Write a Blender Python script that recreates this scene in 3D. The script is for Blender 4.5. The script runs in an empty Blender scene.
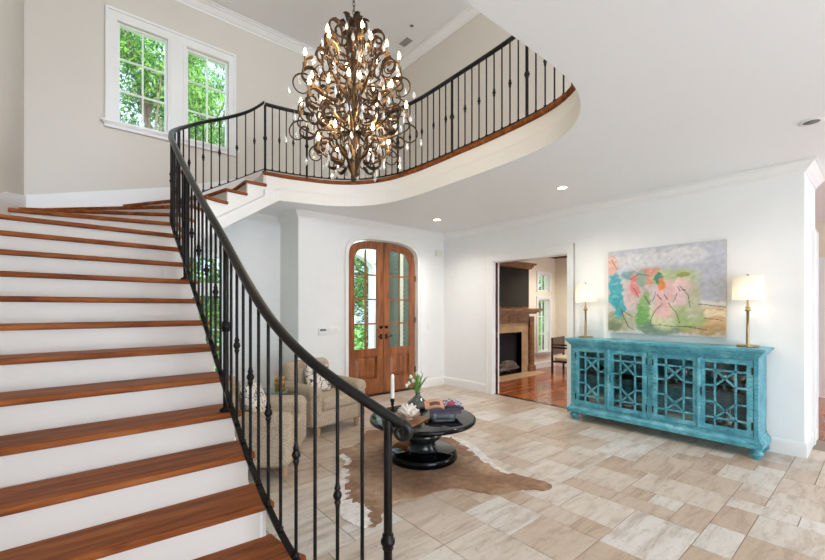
import bpy, bmesh, math, random
from mathutils import Vector, Matrix
from mathutils.geometry import tessellate_polygon
random.seed(7)
PI = math.pi
COL = bpy.context.scene.collection
sc = bpy.context.scene

# ------------------------------------------------------------------ helpers
class MB:
    """collects geometry, linked as one mesh object"""
    def __init__(s): s.v = []; s.f = []; s.sm = []; s.mi = []; s.cur = 0
    def add(s, vs, fs, smooth=False):
        o = len(s.v); s.v += [tuple(p) for p in vs]
        for f in fs: s.f.append(tuple(i + o for i in f)); s.sm.append(smooth); s.mi.append(s.cur)
        return s
    def box(s, x0, x1, y0, y1, z0, z1):
        vs = [(x, y, z) for z in (z0, z1) for y in (y0, y1) for x in (x0, x1)]
        return s.add(vs, [(0, 2, 3, 1), (4, 5, 7, 6), (0, 1, 5, 4), (2, 6, 7, 3), (0, 4, 6, 2), (1, 3, 7, 5)])
    def obox(s, c, ax, ay, az, hx, hy, hz):
        c = Vector(c); vs = []
        for k in (-1, 1):
            for j in (-1, 1):
                for i in (-1, 1): vs.append(c + Vector(ax) * hx * i + Vector(ay) * hy * j + Vector(az) * hz * k)
        return s.add(vs, [(0, 2, 3, 1), (4, 5, 7, 6), (0, 1, 5, 4), (2, 6, 7, 3), (0, 4, 6, 2), (1, 3, 7, 5)])
    def lathe(s, prof, c=(0, 0, 0), n=20, smooth=True, sx=1, sy=1):
        vs = []
        for r, z in prof:
            for k in range(n):
                a = 2 * PI * k / n; vs.append((c[0] + r * sx * math.cos(a), c[1] + r * sy * math.sin(a), c[2] + z))
        fs = []
        for i in range(len(prof) - 1):
            for k in range(n):
                k2 = (k + 1) % n; fs.append((i * n + k, i * n + k2, (i + 1) * n + k2, (i + 1) * n + k))
        s.add(vs, fs, smooth)
        s.add([vs[k] for k in range(n)], [tuple(range(n))[::-1]]); s.add([vs[(len(prof) - 1) * n + k] for k in range(n)], [tuple(range(n))])
        return s
    def tube(s, pts, r, n=8, smooth=True, caps=True):
        pts = [Vector(p) for p in pts]; m = len(pts)
        rr = r if isinstance(r, (list, tuple)) else [r] * m
        vs = []; up = None
        for i, p in enumerate(pts):
            t = (pts[min(i + 1, m - 1)] - pts[max(i - 1, 0)]).normalized()
            if up is None:
                a = Vector((0, 0, 1)) if abs(t.z) < .9 else Vector((1, 0, 0)); up = (a - t * a.dot(t)).normalized()
            else: up = (up - t * up.dot(t)).normalized()
            b = t.cross(up)
            for k in range(n):
                an = 2 * PI * k / n; vs.append(p + (up * math.cos(an) + b * math.sin(an)) * rr[i])
        fs = [(i * n + k, i * n + (k + 1) % n, (i + 1) * n + (k + 1) % n, (i + 1) * n + k) for i in range(m - 1) for k in range(n)]
        s.add(vs, fs, smooth)
        if caps: s.add(vs[:n], [tuple(range(n))[::-1]]); s.add(vs[-n:], [tuple(range(n))])
        return s
    def rbox(s, c, sz, r, n=5, M=None):
        """rounded box centred at c, full size sz"""
        hx, hy, hz = sz[0] / 2, sz[1] / 2, sz[2] / 2; r = min(r, hx, hy, hz)
        idx = {}; vs = []; fs = []
        def pt(x, y, z):
            key = (round(x, 5), round(y, 5), round(z, 5))
            if key not in idx:
                q = Vector((max(-hx + r, min(hx - r, x)), max(-hy + r, min(hy - r, y)), max(-hz + r, min(hz - r, z))))
                d = Vector((x, y, z)) - q
                if d.length > 1e-9: d = d.normalized() * r
                p = q + d
                if M: p = M @ p
                idx[key] = len(vs); vs.append(p + Vector(c))
            return idx[key]
        def ticks(h):
            a = [-h + r * (1 - math.cos(PI / 2 * i / n)) if 0 else -h + r * i / n for i in range(n + 1)]
            return a + [-t for t in a[::-1]]
        X, Y, Z = ticks(hx), ticks(hy), ticks(hz)
        def grid(A, B, fn, flip):
            for i in range(len(A) - 1):
                for j in range(len(B) - 1):
                    q = (fn(A[i], B[j]), fn(A[i + 1], B[j]), fn(A[i + 1], B[j + 1]), fn(A[i], B[j + 1]))
                    if len(set(q)) > 2:
                        q = q if not flip else q[::-1]
                        fs.append(tuple(dict.fromkeys(q)))
        grid(X, Y, lambda a, b: pt(a, b, hz), False); grid(X, Y, lambda a, b: pt(a, b, -hz), True)
        grid(X, Z, lambda a, b: pt(a, -hy, b), False); grid(X, Z, lambda a, b: pt(a, hy, b), True)
        grid(Y, Z, lambda a, b: pt(hx, a, b), False); grid(Y, Z, lambda a, b: pt(-hx, a, b), True)
        return s.add(vs, fs, True)
    def plate(s, outer, holes, fn, t):
        """2-D polygon with holes mapped by fn(a,b,w), thickness t"""
        loops = [outer] + list(holes); flat = [p for l in loops for p in l]
        tris = tessellate_polygon([[Vector((p[0], p[1], 0)) for p in l] for l in loops])
        n = len(flat)
        vs = [fn(p[0], p[1], 0) for p in flat] + [fn(p[0], p[1], t) for p in flat]
        fs = [tuple(q) for q in tris] + [tuple(i + n for i in q)[::-1] for q in tris]
        o = 0
        for l in loops:
            m = len(l)
            for i in range(m):
                a, b = o + i, o + (i + 1) % m; fs.append((a, b, b + n, a + n))
            o += m
        return s.add(vs, fs)
    def build(s, name, mat, parent=None, loc=None):
        me = bpy.data.meshes.new(name); me.from_pydata(s.v, [], s.f)
        for p, sm, mi in zip(me.polygons, s.sm, s.mi): p.use_smooth = sm; p.material_index = mi
        bm = bmesh.new(); bm.from_mesh(me)
        bmesh.ops.recalc_face_normals(bm, faces=bm.faces); bm.to_mesh(me); bm.free()
        for m in (mat if isinstance(mat, (list, tuple)) else [mat]): me.materials.append(m)
        o = bpy.data.objects.new(name, me); COL.objects.link(o)
        if parent is not None: o.parent = parent
        if loc: o.location = loc
        return o

def tag(o, label=None, cat=None, group=None, kind=None):
    if label: o['label'] = label
    if cat: o['category'] = cat
    if group: o['group'] = group
    if kind: o['kind'] = kind
    return o
def empty(name, loc=(0, 0, 0), rz=0, label=None, cat=None, group=None, kind=None):
    o = bpy.data.objects.new(name, None); COL.objects.link(o); o.location = loc; o.rotation_euler = (0, 0, rz)
    o.empty_display_size = .1
    return tag(o, label, cat, group, kind)
def struct(o, label=None): o['kind'] = 'structure'; 
def st(mb, name, mat): o = mb.build(name, mat); o['kind'] = 'structure'; return o
def copy_tree(o, parent=None):
    c = o.copy(); COL.objects.link(c); c.parent = parent
    for ch in list(o.children): copy_tree(ch, c)
    return c
def catmull(pts, k=8, dim=2):
    out = []; P = [pts[0]] + list(pts) + [pts[-1]]
    for i in range(1, len(P) - 2):
        a, b, c, d = P[i - 1], P[i], P[i + 1], P[i + 2]
        for j in range(k):
            t = j / k
            out.append(tuple(.5 * (2 * b[m] + (c[m] - a[m]) * t + (2 * a[m] - 5 * b[m] + 4 * c[m] - d[m]) * t * t + (3 * b[m] - a[m] - 3 * c[m] + d[m]) * t ** 3) for m in range(len(b))))
    out.append(tuple(pts[-1])); return out
def sweep(mb, path, prof, zs=None, closed=False, smooth=False, capped=True):
    """profile [(d,z)] swept along a plan polyline, d to the right of travel, mitred"""
    n = len(path); rows = []
    for i, p in enumerate(path):
        def rn(a, b):
            dx, dy = b[0] - a[0], b[1] - a[1]; L = math.hypot(dx, dy) or 1; return (dy / L, -dx / L)
        if closed: n1 = rn(path[i - 1], p); n2 = rn(p, path[(i + 1) % n])
        else:
            n1 = rn(path[max(i - 1, 0)], path[max(i, 1)]); n2 = rn(path[min(i, n - 2)], path[min(i + 1, n - 1)])
        m = (n1[0] + n2[0], n1[1] + n2[1]); k = max(.3, (m[0] * n1[0] + m[1] * n1[1])); m = (m[0] / k, m[1] / k)
        z0 = zs[i] if zs else 0
        rows.append([(p[0] + m[0] * d, p[1] + m[1] * d, z + z0) for d, z in prof])
    q = len(prof); vs = [v for r in rows for v in r]; fs = []
    for i in range(n if closed else n - 1):
        j = (i + 1) % n
        for k in range(q): k2 = (k + 1) % q; fs.append((i * q + k, i * q + k2, j * q + k2, j * q + k))
    mb.add(vs, fs, smooth)
    if not closed and capped: mb.add(rows[0], [tuple(range(q))]); mb.add(rows[-1], [tuple(range(q))[::-1]])
    return mb

# ------------------------------------------------------------------ materials
def s2l(c): return tuple(((x / 255) / 12.92 if x / 255 <= .04045 else ((x / 255 + .055) / 1.055) ** 2.4) for x in c)
class NT:
    def __init__(s, name):
        m = bpy.data.materials.new(name); m.use_nodes = True; s.m = m; s.t = m.node_tree; s.n = s.t.nodes; s.l = s.t.links
        s.b = s.n['Principled BSDF']
    def node(s, ty, **kw):
        n = s.n.new(ty)
        for k, v in kw.items():
            if k in n.inputs: n.inputs[k].default_value = v
            else: setattr(n, k, v)
        return n
    def link(s, a, b): s.l.new(a, b)
def coord(N, scale=(1, 1, 1), rot=(0, 0, 0)):
    tc = N.node('ShaderNodeTexCoord'); mp = N.node('ShaderNodeMapping')
    mp.inputs['Scale'].default_value = scale; mp.inputs['Rotation'].default_value = rot
    N.link(tc.outputs['Object'], mp.inputs['Vector']); return mp.outputs['Vector']
def ramp(N, fac, stops):
    r = N.node('ShaderNodeValToRGB'); e = r.color_ramp.elements
    while len(e) < len(stops): e.new(.5)
    for i, (p, c) in enumerate(stops): e[i].position = p; e[i].color = (*c, 1)
    N.link(fac, r.inputs['Fac']); return r.outputs['Color']
def mat(name, rgb, rough=.5, metal=0, var=0, scale=6, bump=0, bscale=40, spec=.5, coat=0, emit=None, estr=0, lin=False):
    N = NT(name); c = rgb if lin else s2l(rgb)
    N.b.inputs['Base Color'].default_value = (*c, 1); N.b.inputs['Roughness'].default_value = rough
    N.b.inputs['Metallic'].default_value = metal; N.b.inputs['Specular IOR Level'].default_value = spec
    N.b.inputs['Coat Weight'].default_value = coat
    v = coord(N)
    if var:
        nz = N.node('ShaderNodeTexNoise', Scale=scale, Detail=5.0); N.link(v, nz.inputs['Vector'])
        col = ramp(N, nz.outputs['Fac'], [(.3, tuple(x * (1 - var) for x in c)), (.7, tuple(min(1, x * (1 + var)) for x in c))])
        N.link(col, N.b.inputs['Base Color'])
    if bump:
        nb = N.node('ShaderNodeTexNoise', Scale=bscale, Detail=4.0); N.link(v, nb.inputs['Vector'])
        bp = N.node('ShaderNodeBump', Strength=bump, Distance=.01); N.link(nb.outputs['Fac'], bp.inputs['Height']); N.link(bp.outputs['Normal'], N.b.inputs['Normal'])
    if emit: N.b.inputs['Emission Color'].default_value = (*s2l(emit), 1); N.b.inputs['Emission Strength'].default_value = estr
    return N.m
def wood(name, cols, scale=(1, 1, 1), rot=(0, 0, 0), rough=.35, coat=.2, plank=None):
    N = NT(name); v = coord(N, scale, rot)
    n1 = N.node('ShaderNodeTexNoise', Scale=2.2, Detail=8.0, Roughness=.62, Distortion=.6); N.link(v, n1.inputs['Vector'])
    c = ramp(N, n1.outputs['Fac'], [(.28, s2l(cols[0])), (.5, s2l(cols[1])), (.74, s2l(cols[2]))])
    if plank:
        tc = N.node('ShaderNodeTexCoord'); mp = N.node('ShaderNodeMapping'); mp.inputs['Rotation'].default_value = (0, 0, plank[2])
        N.link(tc.outputs['Object'], mp.inputs['Vector'])
        bt = N.node('ShaderNodeTexBrick'); bt.inputs['Scale'].default_value = 1; bt.inputs['Brick Width'].default_value = plank[0]; bt.inputs['Row Height'].default_value = plank[1]
        bt.inputs['Mortar Size'].default_value = .002; bt.inputs['Color1'].default_value = (.72, .70, .68, 1); bt.inputs['Color2'].default_value = (1.15, 1.12, 1.1, 1); bt.inputs['Mortar'].default_value = (.25, .2, .2, 1)
        N.link(mp.outputs['Vector'], bt.inputs['Vector'])
        mx = N.node('ShaderNodeMix', data_type='RGBA', blend_type='MULTIPLY'); mx.inputs[0].default_value = 1
        N.link(c, mx.inputs[6]); N.link(bt.outputs['Color'], mx.inputs[7]); c = mx.outputs[2]
    N.link(c, N.b.inputs['Base Color']); N.b.inputs['Roughness'].default_value = rough; N.b.inputs['Coat Weight'].default_value = coat
    bp = N.node('ShaderNodeBump', Strength=.15, Distance=.004); N.link(n1.outputs['Fac'], bp.inputs['Height']); N.link(bp.outputs['Normal'], N.b.inputs['Normal'])
    return N.m
def glass(name, tint=(1, 1, 1), rough=0.0, mixf=.12):
    N = NT(name); o = N.n['Material Output']
    tr = N.node('ShaderNodeBsdfTransparent'); tr.inputs['Color'].default_value = (*tint, 1)
    gl = N.node('ShaderNodeBsdfGlossy', Roughness=rough); lw = N.node('ShaderNodeLayerWeight', Blend=.5); pw = N.node('ShaderNodeMath', operation='POWER'); N.link(lw.outputs['Facing'], pw.inputs[0]); pw.inputs[1].default_value = 4
    fr = N.node('ShaderNodeMath', operation='MULTIPLY_ADD'); N.link(pw.outputs[0], fr.inputs[0]); fr.inputs[1].default_value = .5; fr.inputs[2].default_value = .04
    mx = N.node('ShaderNodeMixShader'); N.link(fr.outputs[0], mx.inputs[0]); N.link(tr.outputs[0], mx.inputs[1]); N.link(gl.outputs[0], mx.inputs[2])
    N.link(mx.outputs[0], o.inputs['Surface']); return N.m

M = {}
M['wall'] = mat('wall_paint', (238, 238, 236), .6, var=.012, bump=.03, bscale=220)
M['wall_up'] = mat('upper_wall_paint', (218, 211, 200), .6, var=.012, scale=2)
M['ceil'] = mat('ceiling_paint', (240, 241, 242), .7)
M['trim'] = mat('white_trim', (238, 237, 234), .35)
M['cream'] = mat('cream_wall', (234, 224, 204), .6, var=.03)
M['riser'] = mat('riser_paint', (220, 213, 204), .45, var=.015, scale=3)
M['tread'] = wood('tread_wood', [(80, 38, 14), (138, 74, 32), (172, 104, 52)], (.9, 9, 9), rough=.5, coat=0)
M['tread'].node_tree.nodes['Principled BSDF'].inputs['Specular IOR Level'].default_value = .14
M['iron'] = mat('wrought_iron', (34, 31, 30), .32, .75, var=.3, scale=20)
M['rail'] = mat('handrail_iron', (16, 14, 13), .3, 0, spec=.35, coat=0)
M['door'] = wood('door_wood', [(84, 44, 20), (142, 80, 38), (176, 110, 58)], (8, 8, .9), rough=.35)
M['famfloor'] = wood('family_floor_wood', [(146, 74, 34), (180, 100, 52), (204, 126, 70)], (1.2, 12, 1), rough=.22, coat=.3, plank=(1.1, .09, 0))
M['mantel'] = wood('mantel_wood', [(88, 56, 34), (132, 90, 58), (160, 116, 80)], (2, 2, 8), rough=.4)
M['glass'] = glass('window_glass'); M['cabglass'] = glass('cabinet_glass', (.9, .93, .93))
M['black'] = mat('gloss_black', (8, 8, 9), .06, coat=0, spec=.22)
M['brass'] = mat('brass', (160, 140, 104), .3, .95, var=.15, scale=12)
M['bronze'] = mat('chandelier_bronze', (70, 53, 40), .4, .75, var=.4, scale=30)
M['gold'] = mat('gold_leaf', (150, 116, 76), .36, .8, var=.3, scale=25)
M['darkbronze'] = mat('dark_bronze', (46, 36, 30), .35, .8)
M['bulb'] = mat('flame_bulb', (255, 230, 190), .3, emit=(255, 222, 170), estr=14)
M['sleeve'] = mat('candle_sleeve', (150, 118, 78), .5)
M['lens'] = mat('lamp_lens', (255, 250, 240), .3, emit=(255, 240, 215), estr=9)
M['white'] = mat('white_plastic', (240, 240, 238), .35)
M['teal_d'] = mat('teal_dark', (20, 84, 92), .5)
M['cabin'] = mat('cabinet_inside', (38, 62, 66), .7)
M['candle'] = mat('candle_wax', (238, 232, 218), .45)
M['coral'] = mat('coral_white', (235, 226, 216), .8, var=.1, scale=30, bump=.5)
M['bowl'] = mat('shell_bowl', (176, 148, 120), .5, var=.3, scale=30)
M['leafgreen'] = mat('stem_green', (122, 164, 84), .5, var=.2)
M['petal'] = mat('tulip_petal', (244, 242, 232), .5)
M['vase'] = mat('smoked_glass_vase', (86, 94, 88), .12, coat=.7, var=.2)
M['page'] = mat('paper', (236, 232, 224), .6)
M['shoji'] = mat('dark_rattan', (36, 30, 28), .6)
M['mirror'] = mat('crystal_dark', (52, 54, 53), .12, .5)
M['tv'] = mat('tv_screen', (20, 18, 18), .1, spec=.35)
M['soot'] = mat('firebox_black', (18, 16, 15), .9)
M['log'] = mat('ash_logs', (104, 92, 80), .9, var=.5, scale=15)
M['stone'] = mat('fireplace_stone', (176, 146, 106), .5, var=.25, scale=5)
M['hearth'] = mat('hearth_stone', (206, 176, 136), .4, var=.1)
M['mahog'] = mat('mahogany', (66, 26, 18), .25, coat=.4, var=.3)
M['creamcush'] = mat('cream_cushion', (222, 210, 190), .9)
M['darkcrown'] = mat('brown_crown', (96, 66, 40), .5)
M['sidetable'] = mat('green_marble', (92, 112, 92), .2, var=.25, coat=.4)
M['grass'] = mat('lawn_grass', (86, 128, 52), .9, var=.3)
M['bark'] = mat('tree_bark', (92, 74, 58), .9, var=.3)
M['column'] = mat('porch_white', (236, 238, 238), .6)
M['siding'] = mat('green_shutter', (84, 100, 84), .6)
M['grey'] = mat('vent_grey', (120, 118, 116), .6)

def crystal():
    N = NT('crystal'); o = N.n['Material Output']
    tr = N.node('ShaderNodeBsdfTransparent'); tr.inputs['Color'].default_value = (.93, .93, .92, 1)
    gl = N.node('ShaderNodeBsdfGlossy', Roughness=.03); df = N.node('ShaderNodeBsdfDiffuse'); df.inputs['Color'].default_value = (.95, .94, .92, 1)
    m1 = N.node('ShaderNodeMixShader', Fac=.4); m2 = N.node('ShaderNodeMixShader', Fac=.45)
    N.link(tr.outputs[0], m1.inputs[1]); N.link(gl.outputs[0], m1.inputs[2]); N.link(m1.outputs[0], m2.inputs[1]); N.link(df.outputs[0], m2.inputs[2])
    N.link(m2.outputs[0], o.inputs['Surface']); return N.m
M['crystal'] = crystal()
def shade():
    N = NT('lamp_shade_linen'); o = N.n['Material Output']
    tl = N.node('ShaderNodeBsdfTranslucent'); tl.inputs['Color'].default_value = (.95, .9, .82, 1); df = N.node('ShaderNodeBsdfDiffuse'); df.inputs['Color'].default_value = (.92, .89, .84, 1)
    m1 = N.node('ShaderNodeMixShader', Fac=.5); N.link(tl.outputs[0], m1.inputs[1]); N.link(df.outputs[0], m1.inputs[2]); N.link(m1.outputs[0], o.inputs['Surface']); return N.m
M['shade'] = shade()
def boucle(name, rgb):
    N = NT(name); v = coord(N)
    vo = N.node('ShaderNodeTexVoronoi', Scale=110.0); N.link(v, vo.inputs['Vector'])
    c = s2l(rgb); col = ramp(N, vo.outputs['Distance'], [(.0, tuple(min(1, x * 1.15) for x in c)), (.7, tuple(x * .62 for x in c))]); N.link(col, N.b.inputs['Base Color'])
    N.b.inputs['Roughness'].default_value = .95; N.b.inputs['Specular IOR Level'].default_value = .15
    bp = N.node('ShaderNodeBump', Strength=.6, Distance=.004); bp.invert = True; N.link(vo.outputs['Distance'], bp.inputs['Height']); N.link(bp.outputs['Normal'], N.b.inputs['Normal'])
    return N.m
M['boucle'] = boucle('boucle_fabric', (205, 184, 158))
def pillowm():
    N = NT('sprig_pillow'); v = coord(N, (1, 1, 1))
    vo = N.node('ShaderNodeTexVoronoi', Scale=13.0, feature='DISTANCE_TO_EDGE'); 
    nz = N.node('ShaderNodeTexNoise', Scale=14.0); N.link(v, nz.inputs['Vector'])
    mx = N.node('ShaderNodeMix', data_type='RGBA'); mx.inputs[0].default_value = .14; N.link(v, mx.inputs[6]); N.link(nz.outputs['Color'], mx.inputs[7]); N.link(mx.outputs[2], vo.inputs['Vector'])
    col = ramp(N, vo.outputs['Distance'], [(.03, s2l((58, 54, 56))), (.075, s2l((222, 210, 196)))]); N.link(col, N.b.inputs['Base Color']); N.b.inputs['Roughness'].default_value = .9
    return N.m
M['pillow'] = pillowm()
def tealm():
    N = NT('distressed_teal'); v = coord(N, (1, 1, 1))
    n1 = N.node('ShaderNodeTexNoise', Scale=5.0, Detail=8.0, Roughness=.7); N.link(v, n1.inputs['Vector'])
    c1 = ramp(N, n1.outputs['Fac'], [(.3, s2l((46, 120, 136))), (.5, s2l((84, 164, 180))), (.72, s2l((134, 200, 208)))])
    v2 = coord(N, (2, 2, 9)); n2 = N.node('ShaderNodeTexNoise', Scale=7.0, Detail=10.0, Roughness=.8); N.link(v2, n2.inputs['Vector'])
    f = ramp(N, n2.outputs['Fac'], [(.52, (0, 0, 0)), (.62, (.85, .85, .85))])
    mx = N.node('ShaderNodeMix', data_type='RGBA'); N.link(f, mx.inputs[0]); N.link(c1, mx.inputs[6]); mx.inputs[7].default_value = (*s2l((52, 78, 78)), 1)
    N.link(mx.outputs[2], N.b.inputs['Base Color']); N.b.inputs['Roughness'].default_value = .42
    bp = N.node('ShaderNodeBump', Strength=.25, Distance=.004); N.link(n2.outputs['Fac'], bp.inputs['Height']); N.link(bp.outputs['Normal'], N.b.inputs['Normal'])
    return N.m
M['teal'] = tealm()
def travertine():
    N = NT('travertine'); v = coord(N)
    at = N.node('ShaderNodeAttribute', attribute_name='tint')
    sp = N.node('ShaderNodeSeparateColor'); N.link(at.outputs['Color'], sp.inputs[0])
    base = ramp(N, sp.outputs[0], [(0, s2l((186, 164, 142))), (.3, s2l((195, 177, 158))), (.65, s2l((203, 190, 175))), (1, s2l((214, 208, 200)))])
    ad = N.node('ShaderNodeVectorMath', operation='MULTIPLY_ADD'); N.link(at.outputs['Color'], ad.inputs[0]); ad.inputs[1].default_value = (30, 30, 30); N.link(v, ad.inputs[2])
    ms = N.node('ShaderNodeMapping'); ms.inputs['Scale'].default_value = (.8, 4.2, 1); ms.inputs['Rotation'].default_value = (0, 0, .35); N.link(ad.outputs[0], ms.inputs['Vector'])
    n1 = N.node('ShaderNodeTexNoise', Scale=2.8, Detail=10.0, Roughness=.72, Distortion=.45); N.link(ms.outputs[0], n1.inputs['Vector'])
    ov = ramp(N, n1.outputs['Fac'], [(.33, (.66, .58, .52)), (.43, (.86, .82, .78)), (.50, (1.0, 1, 1)), (.62, (1.08, 1.10, 1.12))])
    mx = N.node('ShaderNodeMix', data_type='RGBA', blend_type='MULTIPLY'); mx.inputs[0].default_value = 1; N.link(base, mx.inputs[6]); N.link(ov, mx.inputs[7])
    n2 = N.node('ShaderNodeTexNoise', Scale=22.0, Detail=8.0, Roughness=.85, Distortion=1.0); N.link(ad.outputs[0], n2.inputs['Vector'])
    f = ramp(N, n2.outputs['Fac'], [(.565, (0, 0, 0)), (.64, (.7, .7, .7))])
    m2 = N.node('ShaderNodeMix', data_type='RGBA'); N.link(f, m2.inputs[0]); N.link(mx.outputs[2], m2.inputs[6]); m2.inputs[7].default_value = (*s2l((140, 122, 106)), 1)
    N.link(m2.outputs[2], N.b.inputs['Base Color']); N.b.inputs['Roughness'].default_value = .33
    bp = N.node('ShaderNodeBump', Strength=.12, Distance=.003); N.link(n2.outputs['Fac'], bp.inputs['Height']); N.link(bp.outputs['Normal'], N.b.inputs['Normal'])
    return N.m
M['trav'] = travertine(); M['grout'] = mat('grout', (148, 132, 118), .9)
def vcol(name, rough=.8, nz=0, scale=60, bump=.2):
    N = NT(name); at = N.node('ShaderNodeAttribute', attribute_name='tint'); c = at.outputs['Color']
    v = coord(N); n2 = N.node('ShaderNodeTexNoise', Scale=scale, Detail=6.0); N.link(v, n2.inputs['Vector'])
    if nz:
        f = ramp(N, n2.outputs['Fac'], [(.3, (1 - nz,) * 3), (.7, (1 + nz,) * 3)])
        mx = N.node('ShaderNodeMix', data_type='RGBA', blend_type='MULTIPLY'); mx.inputs[0].default_value = 1; N.link(c, mx.inputs[6]); N.link(f, mx.inputs[7]); c = mx.outputs[2]
    N.link(c, N.b.inputs['Base Color']); N.b.inputs['Roughness'].default_value = rough; N.b.inputs['Specular IOR Level'].default_value = .2
    bp = N.node('ShaderNodeBump', Strength=bump, Distance=.004); N.link(n2.outputs['Fac'], bp.inputs['Height']); N.link(bp.outputs['Normal'], N.b.inputs['Normal'])
    return N.m
M['hide'] = vcol('cowhide_hair', .85, .18, 18, .3); M['paint'] = vcol('oil_paint', .6, .05, 40, .15)
def leafm():
    N = NT('tree_leaves'); gi = N.node('ShaderNodeAttribute', attribute_name='tint'); o = N.n['Material Output']
    tl = N.node('ShaderNodeBsdfTranslucent'); df = N.node('ShaderNodeBsdfDiffuse'); N.link(gi.outputs['Color'], tl.inputs['Color']); N.link(gi.outputs['Color'], df.inputs['Color'])
    mx = N.node('ShaderNodeMixShader', Fac=.45); N.link(df.outputs[0], mx.inputs[1]); N.link(tl.outputs[0], mx.inputs[2]); N.link(mx.outputs[0], o.inputs['Surface']); return N.m
M['leaf'] = leafm()
def set_tint(o, fn):
    """per-face colour attribute: fn(face_index, centre)->rgb linear"""
    me = o.data; a = me.color_attributes.new('tint', 'FLOAT_COLOR', 'CORNER')
    for p in me.polygons:
        c = fn(p.index, p.center)
        for li in p.loop_indices: a.data[li].color = (*c, 1)

# ------------------------------------------------------------------ key dimensions
XL, YW, YD, XR, XRET, ZC, ZF, ZU = -.46, 6.2, 5.52, 5.42, 2.46, 2.89, 3.25, 5.75
FX1 = 9.4
# inner edge of staircase and gallery (void is to the right of travel)
PC = [(1.05, 1.40), (.92, 1.50), (.80, 1.66), (.745, 1.85), (.73, 2.1), (.73, 2.6), (.73, 3.1), (.73, 3.6), (.73, 4.1), (.75, 4.36), (.80, 4.6), (.89, 4.8), (1.03, 4.98), (1.22, 5.11), (1.42, 5.185), (1.62, 5.22), (1.86, 5.22), (2.1, 5.19), (2.36, 5.13), (2.73, 5.0), (3.03, 4.76), (3.23, 4.38), (3.295, 3.95), (3.30, 3.6), (3.29, 3.2), (3.265, 2.55), (3.19, 1.96), (3.03, 1.63), (2.79, 1.42), (2.53, 1.31), (2.28, 1.27), (1.9, 1.26)]
P = catmull(PC, 8) + [(1.0, 1.26), (XL, 1.26)]
ARC = [0]
for a, b in zip(P, P[1:]): ARC.append(ARC[-1] + math.dist(a, b))
def at_arc(s, d=0):
    s = max(0, min(ARC[-1] - 1e-6, s)); i = 0
    while ARC[i + 1] < s: i += 1
    t = (s - ARC[i]) / (ARC[i + 1] - ARC[i]); a, b = P[i], P[i + 1]
    def tn(k):
        q0, q1 = P[max(k - 1, 0)], P[min(k + 1, len(P) - 1)]; L = math.dist(q0, q1); return ((q1[0] - q0[0]) / L, (q1[1] - q0[1]) / L)
    t0, t1 = tn(i), tn(i + 1); tx, ty = t0[0] * (1 - t) + t1[0] * t, t0[1] * (1 - t) + t1[1] * t; L = math.hypot(tx, ty)
    return (a[0] + (b[0] - a[0]) * t + ty / L * d, a[1] + (b[1] - a[1]) * t - tx / L * d)
def near_arc(p):
    best = (9e9, 0)
    for i in range(len(P) - 3):
        a, b = P[i], P[i + 1]; L2 = math.dist(a, b) ** 2; t = max(0, min(1, ((p[0] - a[0]) * (b[0] - a[0]) + (p[1] - a[1]) * (b[1] - a[1])) / L2))
        q = (a[0] + (b[0] - a[0]) * t, a[1] + (b[1] - a[1]) * t); d = math.dist(p, q)
        if d < best[0]: best = (d, ARC[i] + t * math.sqrt(L2))
    return best[1]
R_ = .162
ZS = [0, .17, .345, .512, .686, .860, 1.032, 1.203, 1.367, 1.525, 1.680, 1.832, 1.982, 2.132, 2.287, 2.443, 2.604, 2.766, 2.927, 3.088, ZF]
def zn(n): return ZS[n]
tips = {1: (.97, 1.46), 2: (.79, 1.68), 3: (.73, 1.92), 4: (.73, 2.17), 5: (.73, 2.41), 6: (.73, 2.64), 7: (.73, 2.87), 8: (.73, 3.10), 9: (.73, 3.31), 10: (.73, 3.52), 11: (.73, 3.73), 12: (.73, 3.94), 13: (.73, 4.16), 14: (.75, 4.42), 15: (.83, 4.70), 16: (.98, 4.92), 17: (1.14, 5.06), 18: (1.38, 5.17), 19: (1.62, 5.22), 20: (1.86, 5.22)}
outs = {1: (XL, 1.5), 2: (XL, 1.75), 3: (XL, 2.0), 4: (XL, 2.18), 5: (XL, 2.40), 6: (XL, 2.62), 7: (XL, 2.83), 8: (XL, 3.03), 9: (XL, 3.22), 10: (XL, 3.41), 11: (XL, 3.62), 12: (XL, 3.83), 13: (XL, 4.08), 14: (XL, 4.66), 15: (XL, 5.45), 16: (-.31, YW), 17: (.42, YW), 18: (1.12, YW), 19: (1.60, YW), 20: (1.88, YW)}
TA = {n: near_arc(p) for n, p in tips.items()}
def pitch(s):
    if s <= TA[1]: return zn(1) - .7 * (TA[1] - s)
    for n in range(1, 20):
        if s <= TA[n + 1]: return zn(n) + (zn(n + 1) - zn(n)) * (s - TA[n]) / (TA[n + 1] - TA[n])
    return ZF

# ------------------------------------------------------------------ room shell
XY = lambda z: (lambda a, b, w: (a, b, z + w))
def wallY(y): return lambda a, b, w: (a, y + w, b)
def wallX(x): return lambda a, b, w: (x + w, a, b)
def rect(a0, a1, b0, b1): return [(a0, b0), (a1, b0), (a1, b1), (a0, b1)]

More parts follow.
